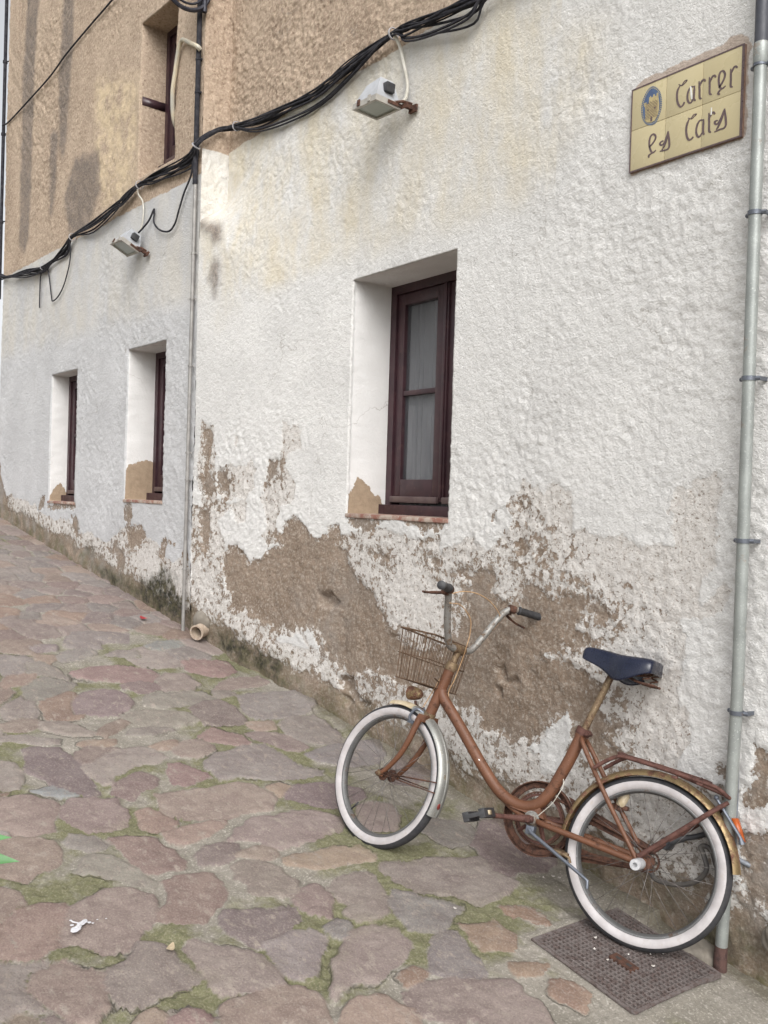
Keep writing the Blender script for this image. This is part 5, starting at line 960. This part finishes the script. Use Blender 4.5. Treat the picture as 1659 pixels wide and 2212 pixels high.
for sd_ in (1, -1):
    a = ROLL @ P(.764, sd_*.222, .738); b = ROLL @ P(.718, sd_*.320, .735); d = (b-a)
    q = MB(); q.tube([a, a+d*.03, a+d*.06, a+d*.10, a+d*.9, a+d*.97, b], [.0135, .0175, .0175, .0148, .0155, .0165, .012], 18); bb(q, 'grip', 'black', hbm, True)
    q = MB(); c = ROLL @ P(.778, sd_*.200, .737)
    q.tube([c-d*.12, c+d*.12], .0160, 14); q.box(c+Vector((.004, -.012, -.024)), c+Vector((.030, .012, .004)), bev=.005)
    q.tube(spline([c+Vector((.020, 0, -.016)), c+Vector((.036, sd_*.030, -.026)), c+Vector((.030, sd_*.085, -.040)), c+Vector((.010, sd_*.125, -.046))], 5), [.006]*8+[.0045]*8, 8, flat=(0, 0, 1))
    bb(q, 'brake_lever', 'dark_rust', hbm, True)
def cable(pts, r=.0020, m='cable_tan', st=True, nm='brake_cable'):
    q = MB(); q.tube(spline(pts, 7), r, 7); return bb(q, nm, m, None, st)
cable([P(.792, .188, .708), P(.788, .12, .738), P(.786, .03, .752), P(.788, -.06, .742), P(.795, -.14, .712), P(.806, -.155, .680), P(.826, -.105, .59), P(.850, -.05, .53), P(.885, -.02, .46), P(.905, .0, .36), P(.925, .01, .285)])
cable([P(.828, .192, .684), P(.816, .12, .690), P(.798, .05, .655), P(.800, .015, .60), P(.806, .006, .55), P(.822, -.02, .50), P(.836, -.026, .42), P(.848, -.026, .36), P(.81, -.024, .305)], st=False)
cable([P(.335, .0, .20), P(.318, .020, .16), P(.326, .034, .12), P(.338, .036, .09), P(.365, .03, .055), P(.38, .03, .035)], .0014, 'whitecable', False, 'loose_wire')

# basket, steered
q = MB(); rim = []
TF, TR = 1.030, .868; 
def bk(u, v):        # u round the rim 0..1 , v 0 top .. 1 bottom
    k = 1-.14*v; ff = TF-.020*v; rr2 = TR+.005*v; w = .140*k; wr = .118*k; t = .556-.188*v
    cor = [(rr2, wr), (ff, w), (ff, -w), (rr2, -wr)]; L = [((cor[(i+1) % 4][0]-cor[i][0])**2+(cor[(i+1) % 4][1]-cor[i][1])**2)**.5 for i in range(4)]; tot = sum(L); s_ = u % 1*tot
    for i in range(4):
        if s_ <= L[i]+1e-9: f = s_/L[i]; a, b = cor[i], cor[(i+1) % 4]; return P(a[0]+(b[0]-a[0])*f, a[1]+(b[1]-a[1])*f, t)
        s_ -= L[i]
NW = 44
q.tube([bk(i/NW/2, 0) for i in range(NW*2)], .0040, 7, closed=True)
for v in (.0, .5, 1.0): q.tube([bk(i/NW/2, v) for i in range(NW*2)], .0020 if v else .003, 6, closed=True)
bsk = bb(q, 'basket', 'wire', None, True)
q = MB()
for i in range(NW): q.tube([bk(i/NW, .0), bk(i/NW, .5), bk(i/NW, 1.)], .0015, 5)
for k in range(11):
    o = -.11+.22*k/10; q.tube([P(TR+.006, o*.85, .368), P(TF-.020, o, .368)], .00135, 5)
for k in range(7):
    s_ = TR+.01+(TF-TR-.035)*k/6; q.tube([P(s_, -.112, .368), P(s_, .112, .368)], .00135, 5)
bb(q, 'mesh_wire', 'wire', bsk, True)
q = MB()
for sd_ in (1, -1): q.tube(spline([P(.872, sd_*.03, .552), P(.855, sd_*.032, .548), P(.838, sd_*.034, .535)], 3), .004, 6); q.tube([P(.872, sd_*.05, .40), P(.872, sd_*.02, .392), P(.868, 0, .392)], .003, 6)
q.tube([P(.90, .0, .365), P(.885, .0, .31)], .004, 6)
bb(q, 'bracket', 'wire', bsk, True)

# headlamp on the fork crown
q = MB(); lc = P(1.000, .0, .327); la = Vector((1, 0, -.06)).normalized()
q.lathe([(.0005, -.044), (.012, -.042), (.020, -.032), (.025, -.013), (.0275, .006), (.0285, .016), (.026, .018), (.0005, .0185)], lc, la, 24, closed=False); lm = bb(q, 'headlamp', 'gold', None, True)
q = MB(); q.lathe([(.0005, .022), (.013, .0215), (.0245, .0188), (.0245, .0186), (.0005, .0184)], lc, la, 24, closed=False); bb(q, 'lens', 'redlens', lm, True)
q = MB(); q.tube(spline([lc+Vector((-.02, 0, -.028)), lc+Vector((-.035, 0, -.045)), P(.93, 0, .275), P(.905, 0, .262)], 4), .0055, 8, flat=(0, 1, 0)); bb(q, 'bracket', 'dark_rust', lm, True)

# mudguards
def guard(c, r, a0, a1, st, m, nm, wid=.030):
    q = MB(); pr = []
    for k in range(9):
        b = pi*(k/8-.5); pr.append((r-.014+.018*cos(b), wid*sin(b)))
    pr += [(p_[0]-.0016, p_[1]*.96) for p_ in pr[::-1]]
    q.lathe(pr, c, (0, -1, 0), 56, a0=a0, a1=a1, e0=(1, 0, 0)); q.lathe([(r+.0035, -.003), (r+.0055, 0), (r+.0035, .003), (r+.002, 0)], c, (0, -1, 0), 56, a0=a0, a1=a1, e0=(1, 0, 0))
    return bb(q, nm, m, None, st)
fg = guard(P(WB, 0, 0), .286, radians(101), radians(197), True, 'silver', 'mudguard', .031)
fg2 = MB(); pr = [(.286-.014+.018*cos(pi*(k/8-.5)), .030*sin(pi*(k/8-.5))) for k in range(9)]; pr += [(a-.0016, b*.96) for a, b in pr[::-1]]
fg2.lathe(pr, P(WB, 0, 0), (0, -1, 0), 16, a0=radians(76), a1=radians(101), e0=(1, 0, 0)); bb(fg2, 'front_flap', 'creamplastic', fg, True)
q = MB(); a = radians(188); q.ball(P(WB+.288*cos(a), .006, .288*sin(a)), .011, 8, 0, (.35, .8, 1.2)); bb(q, 'reflector', 'redlens', fg, True)
q = MB()
for sd_ in (1, -1): q.tube([P(WB+.005, sd_*.05, .0), P(WB+.272*cos(radians(180)), sd_*.031, .272*sin(radians(180)))], .0024, 6); q.tube([P(WB-.005, sd_*.05, .006), P(WB+.272*cos(radians(172)), sd_*.031, .272*sin(radians(172)))], .0024, 6)
bb(q, 'mudguard_stay', 'dark_rust', fg, True)
rg = guard(P(0, 0, 0), .291, radians(2), radians(169), False, 'gold', 'mudguard', .031)
ra = radians(141); rcn = P(.297*cos(ra), 0, .297*sin(ra)); 
q = MB(); q.hull([rcn+Vector((-.004, -.022, .030)), rcn+Vector((-.004, .022, .030)), rcn+Vector((-.040, .016, -.036)), rcn+Vector((-.040, -.016, -.036))], [rcn+Vector((-.022, -.020, .034)), rcn+Vector((-.022, .020, .034)), rcn+Vector((-.056, .013, -.030)), rcn+Vector((-.056, -.013, -.030))]); bb(q, 'reflector', 'orange', rg)
q = MB(); q.tube([P(-.185, .032, .262), P(-.272, .026, .168), P(-.280, .022, .150)], [.0055, .0055, .011], 8); q.ball(P(-.182, .032, .266), .009, 6); bb(q, 'rear_rod', 'bluegrey', rg)
q = MB(); q.box(P(.245, -.012, -.062), P(.30, .046, -.050), bev=.003); q.tube([P(.262, .046, -.055), P(.235, .050, -.060), P(.228, .050, -.075)], .005, 8); bb(q, 'brake_caliper', 'brass')
q = MB()
for sd_ in (1, -1): q.tube(spline([P(.905, sd_*.010, .262), P(.935, sd_*.032, .272), P(.955, sd_*.036, .240), P(.950, sd_*.030, .222)], 4), .0055, 8, flat=(0, 1, 0))
q.box(P(.935, -.014, .214), P(.965, -.030, .226)); q.box(P(.935, .014, .214), P(.965, .030, .226)); q.tube([P(.915, -.0, .268), P(.930, 0, .285)], .004, 8); bb(q, 'front_brake', 'bluegrey', None, True)

# rear luggage rack
q = MB()
q.tube(spline([P(.214, .062, .250), P(.180, .062, .282), P(.150, .061, .304), P(.120, .060, .312), P(.0, .062, .309), P(-.16, .064, .300), P(-.195, .062, .292), P(-.214, .052, .280), P(-.222, .03, .276), P(-.222, -.03, .276), P(-.214, -.052, .280), P(-.195, -.062, .292), P(-.16, -.064, .300), P(.0, -.062, .309), P(.120, -.060, .312), P(.150, -.061, .304), P(.180, -.062, .282), P(.214, -.062, .250)], 5), .0068, 10)
q.tube(spline([P(.13, -.060, .311), P(.150, -.03, .318), P(.150, .03, .318), P(.13, .060, .311)], 5), .0055, 8)
for o in (-.02, .02): q.tube([P(.145, o, .317), P(.0, o, .309), P(-.222, o*1.1, .277)], .0048, 8)
for s_ in (.02, -.11): q.tube([P(s_, -.062, .308), P(s_, 0, .304), P(s_, .062, .308)], .0045, 8)
rk = bb(q, 'luggage_rack', 'rack')
for sd_ in (1, -1):
    q = MB(); q.tube([P(.012, sd_*.066, .018), P(-.10, sd_*.066, .135), P(-.192, sd_*.064, .232), P(-.222, sd_*.050, .262)], [.0088, .0088, .0078, .0068], 10); bb(q, 'strut', 'rack', rk)
for s_ in (-.05, -.13):
    q = MB(); q.box(P(s_-.010, .052, .289), P(s_+.010, .070, .298), bev=.003); bb(q, 'spring_clip', 'rack', rk)

# saddle and post
post0 = P(.296, 0, .352); post1 = P(.232, 0, .600)
q = MB(); q.tube([post0, post0+(post1-post0)*.5, post1], .0128, 16); spm = bb(q, 'seat_post', 'brass')
q = MB(); pd = (post1-post0).normalized(); q.lathe([(.0135, -.012), (.0262, -.012), (.0262, .012), (.0135, .012)], post0+pd*.004, pd, 20); q.tube([post0+Vector((-.022, -.024, .0)), post0+Vector((-.024, .034, .0))], .0075, 8); q.tube([post0+Vector((-.024, .030, 0)), post0+Vector((-.024, .044, 0))], .0055, 8); bb(q, 'clamp', 'rack', spm)
secs = [(.354, .012, .636, .016), (.349, .022, .647, .034), (.335, .027, .652, .043), (.305, .031, .653, .051), (.27, .038, .652, .060), (.240, .052, .651, .076), (.21, .075, .650, .092), (.18, .094, .651, .088), (.14, .103, .654, .068), (.105, .103, .657, .052), (.088, .098, .655, .046), (.082, .090, .648, .036)]
q = MB(); vs = []; fs = []; ncs = 15
for s_, w, t, dr in secs:
    for k in range(ncs):
        u = -1+2*k/(ncs-1); au = abs(u)
        if au < .62: o = u/.62*w*.90; tt_ = t-.008*(au/.62)**2.5-.004*(1-au/.62)*(w > .06)
        else: v = (au-.62)/.38; o = (1 if u > 0 else -1)*w*(.90+.10*sin(min(1, v*1.6)*pi/2)-.06*max(0, v-.6)); tt_ = t-.008-dr*v**.9
        vs.append(P(s_, o, tt_))
for i in range(len(secs)-1):
    for k in range(ncs-1): fs.append((i*ncs+k, i*ncs+k+1, (i+1)*ncs+k+1, (i+1)*ncs+k))
fs.append(tuple(range(ncs))); fs.append(tuple((len(secs)-1)*ncs+k for k in range(ncs))[::-1]); q.add(vs, fs)
sd0 = bb(q, 'saddle', 'vinyl', auto=False); md = sd0.modifiers.new('smooth', 'SUBSURF'); md.levels = 2; md.render_levels = 2; so2 = sd0.modifiers.new('thick', 'SOLIDIFY'); so2.thickness = .003
q = MB()
for sd_ in (1, -1):
    q.tube(spline([P(.32, sd_*.010, .632), P(.25, sd_*.020, .598), P(.20, sd_*.028, .590), P(.13, sd_*.05, .600), P(.10, sd_*.06, .622)], 5), .0042, 8)
    q.tube([P(.105+.012*cos(t*.9), sd_*.058+.012*sin(t*.9), .578+.0052*t/2*1.0) for t in range(18)], .0028, 6)
    q.tube(spline([P(.20, sd_*.03, .585), P(.14, sd_*.055, .568), P(.085, sd_*.05, .566), P(.075, sd_*.02, .566)], 4), .004, 8)
q.tube([P(.236, 0, .585), P(.222, 0, .612)], .019, 12); q.tube([P(.23, -.032, .600), P(.23, .032, .600)], .012, 10)
bb(q, 'spring', 'dark_rust', sd0)

# drive side: chainwheel with guard ring, chain, chain guard; cranks and pedals
BBc = P(.398, 0, .020)
q = MB(); q.lathe([(.122, -.062), (.128, -.060), (.130, -.045), (.129, -.030), (.126, -.030), (.122, -.050), (.106, -.052), (.104, -.055), (.108, -.058)], BBc, (0, 1, 0), 56)
cr = bb(q, 'chain_guard_ring', 'dark_rust')
q = MB(); q.lathe([(.077, -.052), (.086, -.052), (.086, -.047), (.077, -.047)], BBc, (0, 1, 0), 48); q.lathe([(.008, -.056), (.028, -.056), (.028, -.040), (.008, -.040)], BBc, (0, 1, 0), 24)
for k in range(5):
    a = k*2*pi/5+.5; d = Vector((cos(a), 0, sin(a))); q.tube([BBc+Vector((0, -.0495, 0))+d*.024, BBc+Vector((0, -.0495, 0))+d*.09], [.010, .0075], 6)
bb(q, 'chainwheel', 'rack', cr)
q = MB()
for k in range(44):
    a = k*2*pi/44; d = Vector((cos(a), 0, sin(a))); q.box(BBc+Vector((0, -.0515, 0))+d*.086-Vector((.002, 0, .002)), BBc+Vector((0, -.0475, 0))+d*.090+Vector((.002, 0, .002)))
q.lathe([(.088, -.055), (.093, -.055), (.093, -.044), (.088, -.044)], BBc, (0, 1, 0), 56, a0=0, a1=2*pi)
for t0, t1 in ((.090, .034), (-.092, -.034)):
    q.tube([BBc+Vector((-.01, -.0495, t0)), P(.0, -.0495, t1)], .0048, 6)
q.lathe([(.030, -.055), (.036, -.055), (.036, -.044), (.030, -.044)], P(0, 0, 0), (0, 1, 0), 24)
bb(q, 'chain', 'dark_rust', cr)
q = MB(); prof_ = [(BBc.x-.105, BBc.z+.075), (BBc.x-.085, BBc.z+.102), (.06, H+.062), (-.005, H+.047), (-.005, H+.022), (.06, H+.028), (BBc.x-.115, BBc.z+.045)]; q.hull([(a_, -.064, b_) for a_, b_ in prof_], [(a_, -.058, b_) for a_, b_ in prof_])
prof_ = [(BBc.x+.03, BBc.z-.100), (BBc.x+.01, BBc.z-.126), (BBc.x-.12, BBc.z-.105), (.06, H-.045), (.06, H-.028), (BBc.x-.10, BBc.z-.062)]; q.hull([(a_, -.064, b_) for a_, b_ in prof_], [(a_, -.058, b_) for a_, b_ in prof_])
bb(q, 'chain_cover', 'dark_rust', None, smooth=False)
def crank(sd_, vec):
    a = BBc+Vector((0, sd_*.060, 0)); v = Vector((vec[0], 0, vec[1])); b = a+v+Vector((0, sd_*.018, 0))
    q = MB(); q.tube([a-v*.10, a, a+v*.5+Vector((0, sd_*.01, 0)), b, b+v*.07], [.010, .0145, .0088, .0095, .008], 12, flat=(0, 1, 0)); q.lathe([(.0005, .016), (.010, .016), (.013, .008), (.013, -.01), (.0005, -.01)], a, (0, sd_, 0), 8, closed=False)
    c_ = bb(q, 'crank', 'rack' if sd_ > 0 else 'dark_rust')
    p0 = b+Vector((0, sd_*.012, 0)); pd_ = Vector((.035, 0, -.019)).normalized(); pu = Vector((pd_.z*-1, 0, pd_.x))
    q = MB(); q.tube([b, p0+Vector((0, sd_*.098, 0))], .006, 8)
    q.xform(lambda p: p); bb(q, 'pedal_axle', 'dark_rust', c_)
    q = MB()
    for k in (-1, 1):
        cc = p0+pd_*(.031*k); m0 = len(q.v); q.box((-.0115, 0, -.0165), (.0115, .094*1.0, .0165), bev=.003)
        for i in range(m0, len(q.v)): x_, y_, z_ = q.v[i]; q.v[i] = tuple(cc+pd_*x_+Vector((0, sd_*(y_+.004), 0))+pu*z_)
    for yy in (.0, .088):
        m0 = len(q.v); q.box((-.040, yy, -.0075), (.040, yy+.009, .0075), bev=.002)
        for i in range(m0, len(q.v)): x_, y_, z_ = q.v[i]; q.v[i] = tuple(p0+pd_*x_+Vector((0, sd_*(y_+.002), 0))+pu*z_)
    pe = bb(q, 'pedal', 'black', c_)
    q = MB()
    for k in (-1, 1):
        m0 = len(q.v); q.box((-.0012, .034, -.0075), (.0012, .064, .0075))
        for i in range(m0, len(q.v)): x_, y_, z_ = q.v[i]; q.v[i] = tuple(p0+pd_*(k*.0432+x_)+Vector((0, sd_*(y_+.004), 0))+pu*z_)
    bb(q, 'pedal_reflector', 'creamplastic', c_)
crank(1, (.150, -.030)); crank(-1, (-.150, .030))

# folded kickstand, foot peg, dynamo, cable lock
q = MB(); q.tube([P(.388, .058, -.012), P(.378, .066, -.020), P(.165, .086, -.098), P(.150, .088, -.104), P(.146, .088, -.128)], [.0085, .0068, .0058, .0058, .0055], 10); q.box(P(.372, .03, -.030), P(.402, .062, .0), bev=.004); bb(q, 'kickstand', 'bluegrey')
q = MB(); q.lathe([(.006, .066), (.0165, .066), (.0180, .072), (.0180, .138), (.0165, .142), (.007, .142), (.007, .130), (.0005, .130)], P(0, 0, 0), (0, 1, 0), 24, closed=False); bb(q, 'foot_peg', 'whiteplastic')
q = MB(); q.lathe([(.0005, -.03), (.014, -.03), (.017, -.022), (.017, .012), (.012, .022), (.008, .03), (.0005, .03)], P(.120, -.036, .176), (-.3, 0, 1), 18, closed=False); dy = bb(q, 'dynamo', 'creamplastic')
q = MB(); q.box(P(.10, -.062, .135), P(.155, -.03, .150), bev=.004); q.lathe([(.0005, -.050), (.016, -.048), (.017, -.03), (.0005, -.03)], P(.120, -.036, .176), (-.3, 0, 1), 16, closed=False); bb(q, 'bracket', 'dark_rust', dy)
q = MB(); q.lathe([(.0005, -.014), (.020, -.014), (.022, 0), (.020, .014), (.0005, .014)], P(-.040, -.075, .070), (.4, 1, 0), 18, closed=False); q.tube(spline([P(-.04, -.07, .07), P(-.075, -.072, .098), P(-.12, -.070, .118), P(-.17, -.064, .150), P(-.20, -.058, .185)], 4), [.0135]*6+[.009]*11, 10); bb(q, 'cable_lock', 'black')
q = MB(); q.tube(spline([P(.02, -.062, .0), P(.03, -.07, -.03), P(.10, -.07, -.045), P(.20, -.068, -.040), P(.30, -.06, -.03)], 4), .004, 8); bb(q, 'brake_rod', 'dark_rust')
EXPO = 0.52
# ------------------------------------------------------------------ camera, light, sky
F_ = 2000.; yaw = radians(36.4); th = .0135; rho = .031
f0 = Vector((-cos(yaw), sin(yaw), 0)); r0 = Vector((sin(yaw), cos(yaw), 0)); u0 = Vector((0, 0, 1))
fw = f0*cos(th)-u0*sin(th); up = u0*cos(th)+f0*sin(th); R_ = r0*cos(rho)+up*sin(rho); U_ = up*cos(rho)-r0*sin(rho)
cam = bpy.data.cameras.new('camera'); co = bpy.data.objects.new('camera', cam); COL.objects.link(co)
cam.sensor_fit = 'VERTICAL'; cam.sensor_height = 36; cam.lens = 36*F_/2212; cam.clip_start = .02; cam.clip_end = 300
m = Matrix((R_, U_, -fw)).transposed().to_4x4(); m.translation = Vector((0, -2.71, 1.46)); co.matrix_world = m
SC.camera = co
w = bpy.data.worlds.new('World'); SC.world = w; w.use_nodes = True; nt = w.node_tree; nt.nodes.clear()
SUN_EL = radians(42); SUN_AZ = radians(120)     # direction to the sun, measured from +Y towards +X
sk = nt.nodes.new('ShaderNodeTexSky'); sk.sky_type = 'NISHITA'; sk.sun_disc = False; sk.sun_elevation = SUN_EL; sk.sun_rotation = SUN_AZ
sk.dust_density = 4; sk.air_density = 1.0; sk.ozone_density = 1
hs = nt.nodes.new('ShaderNodeHueSaturation'); hs.inputs['Saturation'].default_value = .14; nt.links.new(sk.outputs[0], hs.inputs['Color'])
bg = nt.nodes.new('ShaderNodeBackground'); bg.inputs[1].default_value = .15; nt.links.new(hs.outputs[0], bg.inputs[0])
ow = nt.nodes.new('ShaderNodeOutputWorld'); nt.links.new(bg.outputs[0], ow.inputs[0])
sl = bpy.data.lights.new('sun', 'SUN'); sl.energy = 1.3; sl.angle = radians(48); sl.color = (1, .985, .965); so = bpy.data.objects.new('sun', sl); COL.objects.link(so)
dvec = Vector((sin(SUN_AZ)*cos(SUN_EL), cos(SUN_AZ)*cos(SUN_EL), sin(SUN_EL)))
so.rotation_euler = dvec.to_track_quat('Z', 'Y').to_euler(); so.location = dvec*20
SC.view_settings.view_transform = 'Standard'; SC.view_settings.look = 'None'; SC.view_settings.exposure = EXPO; SC.view_settings.gamma = 1
SC.render.engine = 'CYCLES'; SC.cycles.use_denoising = True
SC.cycles.max_bounces = 8; SC.cycles.caustics_reflective = False; SC.cycles.caustics_refractive = False
